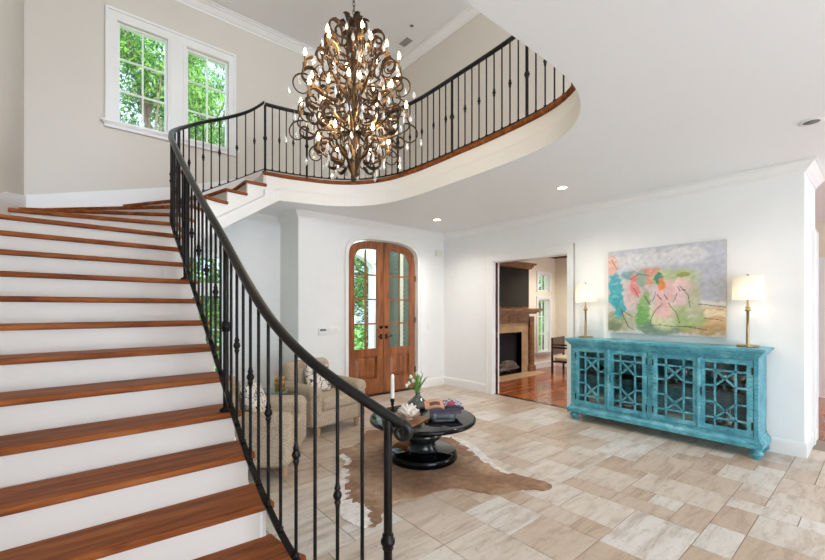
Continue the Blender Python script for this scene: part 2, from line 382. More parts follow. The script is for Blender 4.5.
# tiled stone floor: mixed module pattern
fm = MB(); U = .195; nx, ny = 40, 52; X0, Y0 = -1.2, -3.9
occ = [[0] * ny for _ in range(nx)]
rng = random.Random(11)
sizes = [(2, 2)] * 5 + [(2, 3)] * 3 + [(3, 2)] * 3 + [(2, 1)] * 2 + [(1, 2)] * 2 + [(1, 1)] * 2 + [(2, 4)] + [(4, 2)]
fm.cur = 1
fm.plate([(XL - .1, -4), (6.3, -4), (6.3, .6), (5.5, .6), (5.5, 5.6), (2.6, 5.6), (2.6, 6.3), (XL - .1, 6.3)], [], XY(-.012), .008)
fm.cur = 0
ntile0 = len(fm.f)
for j in range(ny):
    for i in range(nx):
        if occ[i][j]: continue
        for w, h in rng.sample(sizes, 6) + [(1, 1)]:
            if i + w <= nx and j + h <= ny and all(not occ[i + a][j + b] for a in range(w) for b in range(h)): break
        else: w = h = 1
        for a in range(w):
            for b in range(h): occ[i + a][j + b] = 1
        x0, x1, y0, y1 = X0 + i * U + .0022, X0 + (i + w) * U - .0022, Y0 + j * U + .0022, Y0 + (j + h) * U - .0022
        lx = 6.3 if y1 < .6 else 5.50
        ly = YD + .03 if x0 > XRET else YW + .03
        x0, x1, y1 = max(x0, XL - .05), min(x1, lx), min(y1, ly)
        if x1 - x0 < .03 or y1 - y0 < .03: continue
        e = .002
        vs = [(x0, y0, -.0035), (x1, y0, -.0035), (x1, y1, -.0035), (x0, y1, -.0035), (x0 + e, y0 + e, 0), (x1 - e, y0 + e, 0), (x1 - e, y1 - e, 0), (x0 + e, y1 - e, 0)]
        fm.add(vs, [(4, 5, 6, 7), (0, 1, 5, 4), (1, 2, 6, 5), (2, 3, 7, 6), (3, 0, 4, 7)])
fl = fm.build('floor', [M['trav'], M['grout']]); fl['kind'] = 'structure'
_tc = {}
def ft(i, c):
    k = (i - ntile0) // 5
    if k not in _tc: _tc[k] = (rng.random(), rng.random(), rng.random())
    return _tc[k]
set_tint(fl, ft)

# family room timber floor and hall beyond
st(MB().plate([(5.5, .6), (6.3, .6), (6.3, -4), (9.6, -4), (9.6, 5.6), (5.5, 5.6)], [], XY(-.05), .05), 'floor_family_room', M['famfloor'])
st(MB().box(5.44, 5.52, 2.97, 4.33, 0, .006), 'trim_1', M['mahog'])

def arch(x0, x1, z0, zs, h, n=24, p=2.6):
    """closed outline: flat-bottomed opening with a basket arch"""
    cx, a = (x0 + x1) / 2, (x1 - x0) / 2; top = []
    for k in range(n + 1):
        t = math.cos(PI * k / n); xx = cx + a * (abs(t) ** (2 / p)) * (1 if t >= 0 else -1)
        top.append((xx, zs + h * (math.sin(PI * k / n) ** (2 / p))))
    return [(x0, z0), (x1, z0)] + top
DX0, DX1, DCX = 3.315, 4.725, 4.02
# front wall with arched door opening
st(MB().plate(rect(XRET, XR + .15, 0, ZC), [arch(DX0 - .02, DX1 + .02, 0.0001, 2.27, .345, p=3.0)], wallY(YD), .17), 'wall_front', M['wall'])
st(MB().box(XRET, XRET + .12, YD + .17, YW, 0, ZC), 'wall_front_return', M['wall'])
# window wall, two storeys
W1, W2, W3 = (.377, .921, 3.785, 5.06), (1.14, 1.686, 3.79, 5.05), (.25, 1.64, .2, 2.2)
SPL = [(XL - .15, 2.35), (XL, 2.40), (.97, 2.75), (1.80, 3.2), (1.88, ZF)]
st(MB().plate([(XL - .15, 0), (XRET + .12, 0), (XRET + .12, ZF)] + SPL[::-1], [rect(*W3)], wallY(YW), .15), 'wall_window_lower', M['wall'])
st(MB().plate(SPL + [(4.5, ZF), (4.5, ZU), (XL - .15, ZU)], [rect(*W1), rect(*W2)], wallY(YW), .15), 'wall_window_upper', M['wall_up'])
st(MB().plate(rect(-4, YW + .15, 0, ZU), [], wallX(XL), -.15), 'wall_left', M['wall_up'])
# right wall with cased opening
OY0, OY1, OZ = 2.975, 4.33, 2.26
st(MB().plate([(.525, 0), (OY0, 0), (OY0, OZ), (OY1, OZ), (OY1, 0), (YD, 0), (YD, ZC), (.525, ZC)], [], wallX(XR), .15), 'wall_right', M['wall'])
st(MB().box(XR + .15, 6.3, .525, .675, 0, ZC), 'wall_right_return', M['wall'])
# family room shell
WX0, WX1 = 8.60, 9.12
st(MB().plate(rect(XR + .15, FX1, 0, ZC), [rect(WX0, WX1, .40, 1.69), rect(WX0, WX1, 1.89, 2.31)], wallY(5.5), .15), 'wall_family_room_front', M['cream'])
st(MB().plate(rect(-4, 5.65, 0, ZC), [], wallX(FX1), .15), 'wall_family_room_right', M['cream'])
st(MB().plate(rect(XR + .15, FX1, -4, 5.5), [rect(XR + .16, 6.45, -3.9, .67)], XY(ZC), .1), 'ceiling_family_room', M['ceil'])
st(MB().box(2.6, 7.2, -4.15, -4, 0, ZC), 'back_light_blocker', M['wall'])  # unseen wall added behind the camera to cut light on the right wall
# upper walls and ceiling
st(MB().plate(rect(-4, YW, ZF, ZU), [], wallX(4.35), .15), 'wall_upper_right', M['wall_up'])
st(MB().plate(rect(XL - .15, 4.5, -4, YW + .15), [], XY(ZU), .12), 'ceiling_upper', M['ceil'])
# first floor ceiling slab / gallery floor
hole = [at_arc(s, .012) for s in [TA[20] + i * (ARC[-1] - TA[20]) / 110 for i in range(111)]]
outl = [(1.88, YW + .0)] + hole + [(XL, -4), (6.45, -4), (6.45, .6), (XR + .15, .6), (XR + .15, YD + .17), (XRET + .12, YD + .17), (XRET + .12, YW)]
hole_in = [at_arc(s, -.04) for s in [TA[20] + i * (ARC[-1] - TA[20]) / 110 for i in range(111)]]
st(MB().plate(outl, [], XY(ZC), .12), 'ceiling', M['ceil'])
st(MB().plate([(1.88, YW)] + hole_in + [(XL, -4), (4.5, -4), (4.5, YW)], [], XY(ZC + .12), ZF - ZC - .14), 'floor_gallery', M['riser'])

# gallery fascia: upper board, lower band, timber nosing
gp = [at_arc(TA[20] + .19 + i * (ARC[-1] - TA[20] - .19) / 110) for i in range(111)]
fb = MB(); sweep(fb, gp, [(-.03, ZC + .165), (-.03, ZF - .045), (-.06, ZF - .045), (-.06, ZC + .165)])
sweep(fb, gp, [(-.04, ZC + .001), (.0125, ZC + .001), (.0125, ZC + .148), (0, ZC + .158), (-.018, ZC + .165), (-.04, ZC + .165)])
st(fb, 'trim_2', M['trim'])
nb = MB(); sweep(nb, hole, [(-.212, ZF), (-.017, ZF), (-.008, ZF - .012), (-.014, ZF - .036), (-.036, ZF - .042), (-.212, ZF - .042)])
st(nb, 'trim_3', M['tread'])

# crown mouldings, baseboards
def crownp(z, w=.09, h=.105): return [(0, z - h), (.012, z - h), (.018, z - h + .02), (.035, z - h + .035), (w * .62, z - .045), (w * .8, z - .03), (w * .82, z - .015), (w, z - .012), (w, z - .001), (0, z - .001)]
cp = [(1.90, YW), (XRET, YW), (XRET, YD), (XR, YD), (XR, .525), (6.3, .525)]
st(sweep(MB(), cp, crownp(ZC)), 'trim_4', M['trim'])
st(sweep(MB(), [(XL, -4), (XL, YW), (4.35, YW), (4.35, -4)], crownp(ZU, .12, .13)), 'trim_5', M['trim'])
bprof = [(0, 0), (.018, 0), (.018, .125), (.012, .14), (.006, .15), (0, .152)]
bb = MB(); sweep(bb, [(1.0, YW), (XRET, YW), (XRET, YD), (DX0 - .085, YD)], bprof); sweep(bb, [(DX1 + .085, YD), (XR, YD), (XR, OY1 + .13)], bprof); st(bb, 'baseboard_front', M['trim'])
bb = MB(); sweep(bb, [(XR, OY0 - .10), (XR, .525), (6.3, .525)], bprof); st(bb, 'baseboard_right', M['trim'])
# skirt that climbs the stair walls
sk = MB(); sk.plate([(XL, 2.30), (XL, 2.72), (.97, 3.09), (1.88, 3.40), (1.88, 3.2), (.97, 2.6)], [], wallY(YW), -.018); sk.plate([(1.4, .1), (1.4, .42), (4.2, 2.29), (4.7, 2.42), (YW, 2.72), (YW, 2.3), (4.2, 1.9)], [], wallX(XL), .018)
sweep(sk, [(1.88, YW), (4.35, YW), (4.35, -4)], bprof, zs=[ZF] * 3); st(sk, 'baseboard_stair', M['trim'])
# casing of the opening
cs = MB()
for y0, y1 in ((OY1, OY1 + .13), (OY0 - .10, OY0)):
    cs.box(XR - .018, XR, y0, y1, 0, OZ + .12); cs.box(XR - .026, XR, (y1 - .022 if y0 == OY1 else y0), (y1 if y0 == OY1 else y0 + .022), 0, OZ + .125)
cs.box(XR - .018, XR, OY0, OY1, OZ, OZ + .12); cs.box(XR - .027, XR, OY0 - .10, OY1 + .13, OZ + .10, OZ + .13)
cs.box(XR, XR + .05, OY1 - .016, OY1, 0, OZ); cs.box(XR + .09, XR + .15, OY1 - .016, OY1, 0, OZ); cs.box(XR, XR + .15, OY0, OY0 + .012, 0, OZ); cs.box(XR, XR + .15, OY0, OY1, OZ - .016, OZ)
st(cs, 'trim_6', M['trim'])
pk = empty('door_2', (XR + .05, OY1 - .03, 0)); pk['kind'] = 'structure'
MB().box(.0, .04, -.005, .029, .01, OZ - .02).build('pocket_door_edge', M['mahog'], pk)
MB().box(.008, .032, -.012, -.004, .95, 1.05).build('edge_pull', M['brass'], pk)
# casing at far right hall
hc = MB(); hc.box(5.98, 6.12, .50, .525, 0, 2.3); hc.box(6.26, 6.32, .50, .69, 0, 2.3); st(hc, 'trim_7', M['trim'])
hb = MB(); hb.box(9.36, 9.4, -.5, .62, .0, 2.2); hb.box(9.34, 9.4, .62, .74, 0, 2.3); st(hb, 'door_3', M['trim'])
# dark crown in family room
st(sweep(MB(), [(5.6, 5.5), (FX1, 5.5), (FX1, 1.0)], crownp(ZC, .14, .15)), 'trim_8', M['darkcrown'])
st(sweep(MB(), [(5.6, 5.5), (FX1, 5.5), (FX1, 1.0)], bprof), 'baseboard_family_room', M['trim'])

# ------------------------------------------------------------------ windows
def window(name, x0, x1, z0, z1, y, cols, rows, casing=.08, bars=None, sill=True):
    w = empty(name, (x0, y, z0)); w['kind'] = 'structure'; W, H = x1 - x0, z1 - z0
    c = MB()
    if casing:
        c.box(-casing, 0, -.025, 0, -casing * .2, H + casing); c.box(W, W + casing, -.025, 0, -casing * .2, H + casing); c.box(0, W, -.025, 0, H, H + casing)
        c.box(-casing - .012, -casing + .012, -.036, 0, 0, H + casing + .01); c.box(W + casing - .012, W + casing + .012, -.036, 0, 0, H + casing + .01); c.box(-casing, W + casing, -.036, 0, H + casing - .012, H + casing + .012)
        c.build('window_casing', M['trim'], w)
    if sill:
        s = MB(); s.box(-casing - .03, W + casing + .03, -.06, .02, -.03, 0); s.box(-casing - .01, W + casing + .01, -.03, 0, -.085, -.03); s.build('window_sill', M['trim'], w)
    f = MB(); t = .028
    f.box(0, t, .03, .08, 0, H); f.box(W - t, W, .03, .08, 0, H); f.box(t, W - t, .03, .08, 0, t); f.box(t, W - t, .03, .08, H - t, H)
    for i in range(1, cols): xx = W * i / cols; f.box(xx - .009, xx + .009, .04, .07, t, H - t)
    for j in range(1, rows):
        zz = H * j / rows if not bars else bars[j - 1]; f.box(t, W - t, .041, .069, zz - .009, zz + .009)
    f.build('window_frame', M['trim'], w)
    MB().box(t * .5, W - t * .5, .052, .058, t * .5, H - t * .5).build('pane', M['glass'], w)
    return w
window('window_1', *W1[:2], *W1[2:], YW, 2, 3, .0, [.427, .83], sill=False)
window('window_2', *W2[:2], *W2[2:], YW, 2, 3, .0, [.42, .83], sill=False)
# shared casing of the pair
c = MB(); A, B_, Z0, Z1 = .267, 1.775, 3.78, 5.17
c.box(A, W1[0], YW - .025, YW, Z0, Z1); c.box(W2[1], B_, YW - .025, YW, Z0, Z1); c.box(W1[1], W2[0], YW - .025, YW, Z0, Z1 - .1); c.box(W1[0], W2[1], YW - .0251, YW, 5.055, Z1)
c.box(A - .01, A + .02, YW - .04, YW, Z0, Z1 + .015); c.box(B_ - .02, B_ + .01, YW - .04, YW, Z0, Z1 + .015); c.box(A - .01, B_ + .01, YW - .0405, YW, Z1 - .012, Z1 + .018)
c.box(.95, .97, YW - .035, YW, Z0, 5.06); c.box(1.10, 1.12, YW - .035, YW, Z0, 5.06)
c.box(A - .05, B_ + .05, YW - .075, YW, Z0 - .03, Z0); c.box(A - .02, B_ + .02, YW - .045, YW, Z0 - .085, Z0 - .03); c.box(A - .035, B_ + .035, YW - .06, YW, Z0 - .045, Z0 - .03)
st(c, 'trim_9', M['trim'])
window('window_3', *W3[:2], *W3[2:], YW, 3, 4, .07, [.45, .95, 1.50])
st(MB().box(W3[0], W3[1], YW + .02, YW + .1, 1.64, 1.82), 'trim_10', M['trim'])
window('window_4', WX0, WX1, .40, 1.69, 5.5, 2, 3, .07)
window('window_5', WX0, WX1, 1.89, 2.31, 5.5, 2, 1, .05, sill=False)

# ------------------------------------------------------------------ front double door
fd = empty('door_1', (DCX, YD + .05, 0)); fd['kind'] = 'structure'
def topz(x, inset=0):   # outer arch height at x (relative centre)
    a = (DX1 - DX0) / 2 - inset; p = 3.0; t = min(1, abs(x) / a); return 2.25 + (.345 - inset * .9) * (1 - t ** p) ** (1 / p)
def leaf(sgn):
    X_ = lambda v: v * sgn
    m = MB(); T = .045
    gx0, gx1 = .13, .58; ox = .705; fn = lambda a, b, w: (X_(a), w, b)
    m.plate(rect(.004, gx0, .02, 2.0), [], fn, T); m.plate(rect(gx1, ox, .02, 2.0), [], fn, T)
    # top rail follows arch
    xs = [.004 + (ox - .004) * k / 24 for k in range(25)]
    up = [(x, topz(x * .9999)) for x in xs]
    xs2 = [gx0 + (gx1 - gx0) * k / 16 for k in range(17)]
    garc = [(x, min(topz(x) - .13, 2.455 - .17 * max(0, (x - .36) / .22) ** 3)) for x in xs2]
    outline = [(x, z) for x, z in up][::-1] + [(.004, 2.0), (gx0, 2.0)] + garc + [(gx1, 2.0), (ox, 2.0)]
    m.plate(outline, [], fn, T)
    m.plate(rect(gx0, gx1, .02, .27), [], fn, T); m.plate(rect(gx0, gx1, .66, .785), [], fn, T)
    L = m.build('door_leaf', M['door'], fd)
    q = MB(); q.plate(rect(gx0, gx1, .27, .66), [], lambda a, b, w: (X_(a), .026 + w, b), .012)
    q.add([fn(a, b, w) for a, b, w in ((gx0 + .025, .295, .026), (gx1 - .025, .295, .026), (gx1 - .025, .635, .026), (gx0 + .025, .635, .026), (gx0 + .075, .345, .004), (gx1 - .075, .345, .004), (gx1 - .075, .585, .004), (gx0 + .075, .585, .004))], [(0, 1, 5, 4), (1, 2, 6, 5), (2, 3, 7, 6), (3, 0, 4, 7), (4, 5, 6, 7)])
    q.plate(rect(gx0, gx0 + .012, .27, .66), [], lambda a, b, w: (X_(a), .004 + w, b), .012); q.plate(rect(gx1 - .012, gx1, .27, .66), [], lambda a, b, w: (X_(a), .004 + w, b), .012)
    q.build('raised_panel', M['door'], L)
    mu = MB(); mc = (gx0 + gx1) / 2
    mu.plate(rect(mc - .012, mc + .012, .785, 2.44), [], lambda a, b, w: (X_(a), .006 + w, b), .03)
    for z in (1.20, 1.61, 2.02): mu.plate(rect(gx0, gx1, z - .012, z + .012), [], lambda a, b, w: (X_(a), .0065 + w, b), .029)
    mu.build('muntins', M['door'], L)
    MB().plate([(gx0 - .01, .77), (gx1 + .01, .77), (gx1 + .01, 2.0)] + [(x, z + .01) for x, z in garc[::-1]] + [(gx0 - .01, 2.0)], [], lambda a, b, w: (X_(a), .020 + w, b), .006).build('pane', M['glass'], L)
    h = MB(); h.rbox((X_(.055), -.006, .98), (.045, .012, .09), .006, 2); h.tube([(X_(.055), -.01, .98), (X_(.055), -.045, .98), (X_(.07), -.05, .98), (X_(.15), -.05, .985)], .009, 8)
    h.build('lever_handle', M['darkbronze'], L)
    h = MB(); h.tube([(X_(.055), 0, 1.14), (X_(.055), -.022, 1.14)], .028, 14); h.obox((X_(.055), -.028, 1.14), (1, 0, 0), (0, 1, 0), (0, 0, 1), .005, .008, .016); h.build('deadbolt', M['darkbronze'], L)
    for z in (.35, 1.25, 2.0):
        MB().box(min(X_(.70), X_(.715)), max(X_(.70), X_(.715)), -.012, .006, z - .05, z + .05).build('hinge', M['darkbronze'], L)
leaf(-1); leaf(1)
# casing line around the arch
cz = MB(); o_ = arch(DX0 - .075, DX1 + .075, 0, 2.27, .40, p=3.0)[2:]; i_ = arch(DX0 - .02, DX1 + .02, 0, 2.27, .345, p=3.0)[2:]
o_ = [(DX1 + .075, 0)] + o_ + [(DX0 - .075, 0)]; i_ = [(DX1 + .02, 0)] + i_ + [(DX0 - .02, 0)]
cz.plate(o_ + i_[::-1], [], wallY(YD), -.016)
o2 = arch(DX0 - .085, DX1 + .085, 0, 2.27, .41, p=3.0)[2:]; i2 = arch(DX0 - .065, DX1 + .065, 0, 2.27, .39, p=3.0)[2:]
cz.plate([(DX1 + .085, 0)] + o2 + [(DX0 - .085, 0)] + ([(DX1 + .065, 0)] + i2 + [(DX0 - .065, 0)])[::-1], [], wallY(YD), -.028)
st(cz, 'trim_11', M['trim'])
st(MB().box(DX0 - .02, DX1 + .02, YD - .01, YD + .17, 0, .018), 'trim_12', M['darkbronze'])

# ------------------------------------------------------------------ staircase
stair = empty('staircase', (0, 1.5, 0), 0, 'curved staircase with oak-brown treads and off-white risers sweeping up to the gallery', 'staircase')
so = Vector(stair.location)
def sb(mb, name, m): 
    mb.v = [tuple(Vector(p) - so) for p in mb.v]; return mb.build(name, m, stair)
def front(n, back=0.0):
    """front line of tread n moved back along the going"""
    t = at_arc(TA[n] + back, 0); o = outs[n]
    if n <= 14 or n == 15: o = (o[0], o[1] + back)
    else: o = (o[0] + back, o[1])
    return t, o
TH = .034
for n in range(1, 20):
    t0, o0 = front(n); t1, o1 = front(n + 1, .035)
    a0, a1 = TA[n], TA[n + 1] + .035
    inner = [at_arc(a0 + (a1 - a0) * k / 6) for k in range(7)]
    poly = [o0] + inner + [o1]
    if n == 15: poly.append((XL, YW))
    m = MB(); m.plate(poly, [], XY(zn(n) - TH), TH)
    o = sb(m, 'tread', M['tread']); bv = o.modifiers.new('b', 'BEVEL'); bv.width = .009; bv.segments = 2; bv.limit_method = 'ANGLE'; bv.angle_limit = .9
for n in range(1, 21):
    t, o = front(n, .03); t = at_arc(TA[n] + .03, -.032)
    d = Vector((t[0] - o[0], t[1] - o[1], 0)); nrm = Vector((-d.y, d.x, 0)).normalized() * .015
    zt = zn(n) - TH if n < 20 else ZF - .04; zb = zn(n - 1) if n > 1 else 0
    a, b = Vector((o[0], o[1], 0)), Vector((t[0], t[1], 0)); m = MB()
    vs = [a + Vector((0, 0, zb)), b + Vector((0, 0, zb)), b + nrm + Vector((0, 0, zb)), a + nrm + Vector((0, 0, zb))]; vs += [v + Vector((0, 0, zt - zb)) for v in vs]
    m.add(vs, [(0, 1, 2, 3), (4, 5, 6, 7), (0, 1, 5, 4), (1, 2, 6, 5), (2, 3, 7, 6), (3, 0, 4, 7)]); sb(m, 'riser', M['riser'])
# stringer with sawtooth top
def zbot(s): return max(0.0, min(ZC, (pitch(s) if s < TA[20] else ZF + .66 * (s - TA[20])) - .475))
BR = TA[20] + .19   # where the rising band meets the level gallery band
m = MB()
for n in range(1, 20):
    a0, a1 = TA[n] + .032, TA[n + 1] + .032; K = 8
    for k in range(K):
        s0, s1 = a0 + (a1 - a0) * k / K, a0 + (a1 - a0) * (k + 1) / K
        zt = zn(n) - TH
        q = []
        for s in (s0, s1):
            for d in (-.032, -.06):
                x, y = at_arc(s, d); q += [(x, y, min(zt - .01, zbot(s))), (x, y, zt)]
        m.add(q, [(0, 4, 5, 1), (2, 3, 7, 6), (1, 5, 7, 3), (0, 2, 6, 4)] + ([(0, 1, 3, 2)] if k == 0 else []) + ([(4, 6, 7, 5)] if k == K - 1 else []))
for k in range(8):
    s0, s1 = TA[20] + .03 + (BR - TA[20] - .03) * k / 8, TA[20] + .03 + (BR - TA[20] - .03) * (k + 1) / 8; q = []
    for s in (s0, s1):
        for d in (-.032, -.06):
            x, y = at_arc(s, d); q += [(x, y, zbot(s)), (x, y, ZF - .043)]
    m.add(q, [(0, 4, 5, 1), (2, 3, 7, 6), (1, 5, 7, 3), (0, 2, 6, 4)])
sb(m, 'stringer', M['trim'])
# lower band of the stringer
m = MB(); ss = [TA[3] + (BR - TA[3]) * k / 90 for k in range(91)]
sweep(m, [at_arc(s) for s in ss], [(-.04, -.004), (.012, -.004), (.012, .148), (0, .158), (-.018, .165), (-.04, .165)], zs=[zbot(s) for s in ss]); sb(m, 'stringer_band', M['trim'])
# soffit
m = MB(); rows = []
for n in range(3, 20):
    for k in range(4):
        f = k / 4; s = TA[n] + (TA[n + 1] - TA[n]) * f; o0, o1 = outs[n], outs[n + 1]
        if n == 15: o = (XL, o0[1] + (YW - o0[1]) * f * 2) if f < .5 else (XL + (o1[0] - XL) * (f * 2 - 1), YW)
        else: o = (o0[0] + (o1[0] - o0[0]) * f, o0[1] + (o1[1] - o0[1]) * f)
        rows.append((at_arc(s, -.04), o, zbot(s)))
rows.append((at_arc(TA[20], -.04), outs[20], zbot(TA[20])))
rows.append((at_arc(BR, -.04), (2.06, YW), ZC - .001))
vs = []
for i, o, z in rows: vs += [(i[0], i[1], z), (o[0], o[1], z), (i[0], i[1], z + .02), (o[0], o[1], z + .02)]
fs = []
for i in range(len(rows) - 1):
    a = i * 4; fs += [(a, a + 1, a + 5, a + 4), (a + 2, a + 6, a + 7, a + 3), (a, a + 4, a + 6, a + 2), (a + 1, a + 3, a + 7, a + 5)]
m.add(vs, fs); sb(m, 'soffit', M['ceil'])

# ------------------------------------------------------------------ railings
def rail_prof(w=.025, h=.02):
    return [(-w, 0), (-w * .9, h * .8), (-w * .5, h * 1.25), (0, h * 1.4), (w * .5, h * 1.25), (w * .9, h * .8), (w, 0), (w * .75, -h * .5), (w * .45, -h * .55), (w * .4, -h * .9), (-w * .4, -h * .9), (-w * .45, -h * .55), (-w * .75, -h * .5)]
def knuckle(mb, z, r=.017, c=(0, 0), b=.0075):
    mb.lathe([(b, z - .05), (b + .003, z - .034), (b + .0055, z - .030), (b + .0055, z - .024), (b + .002, z - .021), (r * .78, z - .012), (r, z), (r * .78, z + .012), (b + .002, z + .021), (b + .0055, z + .024), (b + .0055, z + .030), (b + .003, z + .034), (b, z + .05)], (c[0], c[1], 0), 12)
def baluster_mesh(kn, H):
    m = MB(); b = .0078; m.lathe([(b, 0), (b, H)], n=8)
    m.lathe([(b, .0), (b + .006, .004), (b + .006, .016), (b, .022)], n=8)
    if kn: knuckle(m, H * .5, .019, b=b)
    return m
def post_mesh(H, r=.0155):
    m = MB(); m.lathe([(r, 0), (r, H)], n=14)
    m.lathe([(r, 0), (r + .02, .002), (r + .02, .014), (r + .004, .022), (r, .03)], n=14)
    m.lathe([(r, H * .48), (r + .006, H * .484), (r + .004, H * .493), (r + .012, H * .505), (r + .012, H * .518), (r + .004, H * .53), (r + .006, H * .539), (r, H * .543)], n=14)
    return m
# lower railing plan
pre = [(.99, 1.245), (.95, 1.285), (.86, 1.375), (.765, 1.50), (.70, 1.66), (.667, 1.84), (.657, 2.05)]
plan = catmull(pre, 8)
s_ = near_arc((.73, 2.12))
SR_END = TA[20] + .015
while s_ < SR_END: plan.append(at_arc(s_, -.075)); s_ += .04
plan.append(at_arc(SR_END, -.075))
def resample(pl, st_):
    L = [0]
    for a, b in zip(pl, pl[1:]): L.append(L[-1] + math.dist(a, b))
    n = round(L[-1] / st_); out = []; i = 0
    for k in range(n + 1):
        q = L[-1] * k / n
        while i < len(L) - 2 and L[i + 1] < q: i += 1
        t = (q - L[i]) / (L[i + 1] - L[i] + 1e-12); out.append((pl[i][0] + (pl[i + 1][0] - pl[i][0]) * t, pl[i][1] + (pl[i + 1][1] - pl[i][1]) * t))
    return out
plan = resample(plan, .025)
for _ in range(12): plan = [plan[0]] + [((a[0] + b[0] + c[0]) / 3, (a[1] + b[1] + c[1]) / 3) for a, b, c in zip(plan, plan[1:], plan[2:])] + [plan[-1]]
pa = [0]
for a, b in zip(plan, plan[1:]): pa.append(pa[-1] + math.dist(a, b))
def p_at(s):
    s = max(0, min(pa[-1] - 1e-6, s)); i = 0
    while pa[i + 1] < s: i += 1
    t = (s - pa[i]) / (pa[i + 1] - pa[i]); return (plan[i][0] + (plan[i + 1][0] - plan[i][0]) * t, plan[i][1] + (plan[i + 1][1] - plan[i][1]) * t)
A0 = pa[next(i for i, p in enumerate(plan) if p[1] >= 1.66 and i > 20)]
def rz(s):
    """top-of-rail and bottom-rail heights at plan arc s"""
    x, y = p_at(s); ph = pitch(near_arc((x, y)))
    tab = [(0, .978), (.06, 1.015), (.18, 1.09), (.28, 1.15), (.38, 1.212), (.46, 1.262), (.55, 1.318), (.887, 1.535), (1.375, 1.87), (1.9, 2.205), (2.4, 2.535), (3.05, 3.0)]
    if s < 3.05:
        i = max(k for k in range(len(tab) - 1) if tab[k][0] <= s); (a, b), (c, d) = tab[i], tab[i + 1]; top = b + (d - b) * (s - a) / (c - a)
    else: top = ph + .86 - .03 * max(0, 1 - (s - 3.05) / .6)
    bot = ph + .085 - .04 * min(1, max(0, (s - 2) / 2)) if s > .53 else .40 - .60 * (.53 - s)
    if s > pa[-1] - .12: top += .07 * ((s - pa[-1] + .12) / .12) ** 1.5
    return top, bot
sr = empty('stair_railing', (.95, 1.285, 0), 0, 'black wrought iron stair railing with glossy handrail, from newel post up to gallery', 'railing')
so2 = Vector(sr.location)
def rb(mb, name, m, par=sr, org=so2): mb.v = [tuple(Vector(p) - org) for p in mb.v]; return mb.build(name, m, par)
# handrail ends in a downturned scroll
m = MB(); zt = [rz(s)[0] + (.008 if s < .9 else max(-.01, .008 - .02 * (s - .9))) for s in pa]
# smooth z
for _ in range(30): zt = [zt[0]] + [(zt[i - 1] + zt[i] + zt[i + 1]) / 3 for i in range(1, len(zt) - 1)] + [zt[-1]]
sweep(m, plan, rail_prof(), zs=zt, smooth=True)
rb(m, 'handrail', M['rail'])
dx, dy = .70, -.71; m = MB(); e0 = Vector((plan[0][0], plan[0][1], zt[0] + .005)); dirv = Vector((dx, dy, 0)); pts = []
for k in range(26):
    a = PI / 2 - k / 25 * 3.1 * PI * .9; r = .031 * (1 - .6 * k / 25)
    pts.append(e0 + Vector((0, 0, -.031)) + dirv * (r * math.cos(a)) + Vector((0, 0, r * math.sin(a))))
m.tube(pts, [.019 - .009 * k / 25 for k in range(26)], 10); rb(m, 'scroll', M['rail'])
m = MB(); zb_ = [rz(s)[1] for s in pa]
for _ in range(30): zb_ = [zb_[0]] + [(zb_[i - 1] + zb_[i] + zb_[i + 1]) / 3 for i in range(1, len(zb_) - 1)] + [zb_[-1]]
i0 = next(i for i, s in enumerate(pa) if s > .055)
sweep(m, plan[i0:], [(-.014, -.006), (.014, -.006), (.014, .006), (-.014, .006)], zs=zb_[i0:]); rb(m, 'bottom_rail', M['iron'])
def zi(arr, s):
    i = 0
    s = min(s, pa[-1] - 1e-6)
    while pa[i + 1] < s: i += 1
    t = (s - pa[i]) / (pa[i + 1] - pa[i]); return arr[i] * (1 - t) + arr[i + 1] * t
H0 = .86
bk, bp_, po = baluster_mesh(True, H0), baluster_mesh(False, H0), post_mesh(H0)
def put(kind, x, y, z0, z1, par, org, protos):
    if kind not in protos:
        o = {'k': bk, 'b': bp_, 'p': po}[kind].build('post' if kind == 'p' else 'baluster', M['iron'], par); protos[kind] = o
    else: o = protos[kind].copy(); COL.objects.link(o); o.parent = par
    o.location = Vector((x, y, z0)) - org; o.scale = (1, 1, (z1 - z0) / H0); return o
pr_ = {}
s = .057; n_ = 0; SPB = .114
nm = post_mesh(.93, .0175); nm.v = [(a, b, c) for a, b, c in nm.v]
nw = nm.build('newel_post', M['iron'], sr); nw.location = Vector((*p_at(.057), 0)) - so2; nw.scale = (1, 1, (zi(zt, .057) - .0) / .93)
s += SPB
posts_at = []
def stations(knots):
    out = []
    for (a, b, n) in knots:
        for k in range(n): out.append((a + (b - a) * k / n, 'p' if k == 0 else ('k' if k % 2 == 0 else 'b')))
    return out
for s, kind in stations([(.057, 1.313, 12), (1.313, 2.445, 10), (2.445, 3.70, 11), (3.70, pa[-1] - .01, 11)])[1:]:
    x, y = p_at(s); zb0 = zi(zb_, s) + .004
    if kind == 'p': zb0 = zn(max([1] + [n for n in TA if TA[n] <= near_arc((x, y))]))
    put(kind, x, y, zb0, zi(zt, s) - .012, sr, so2, pr_)

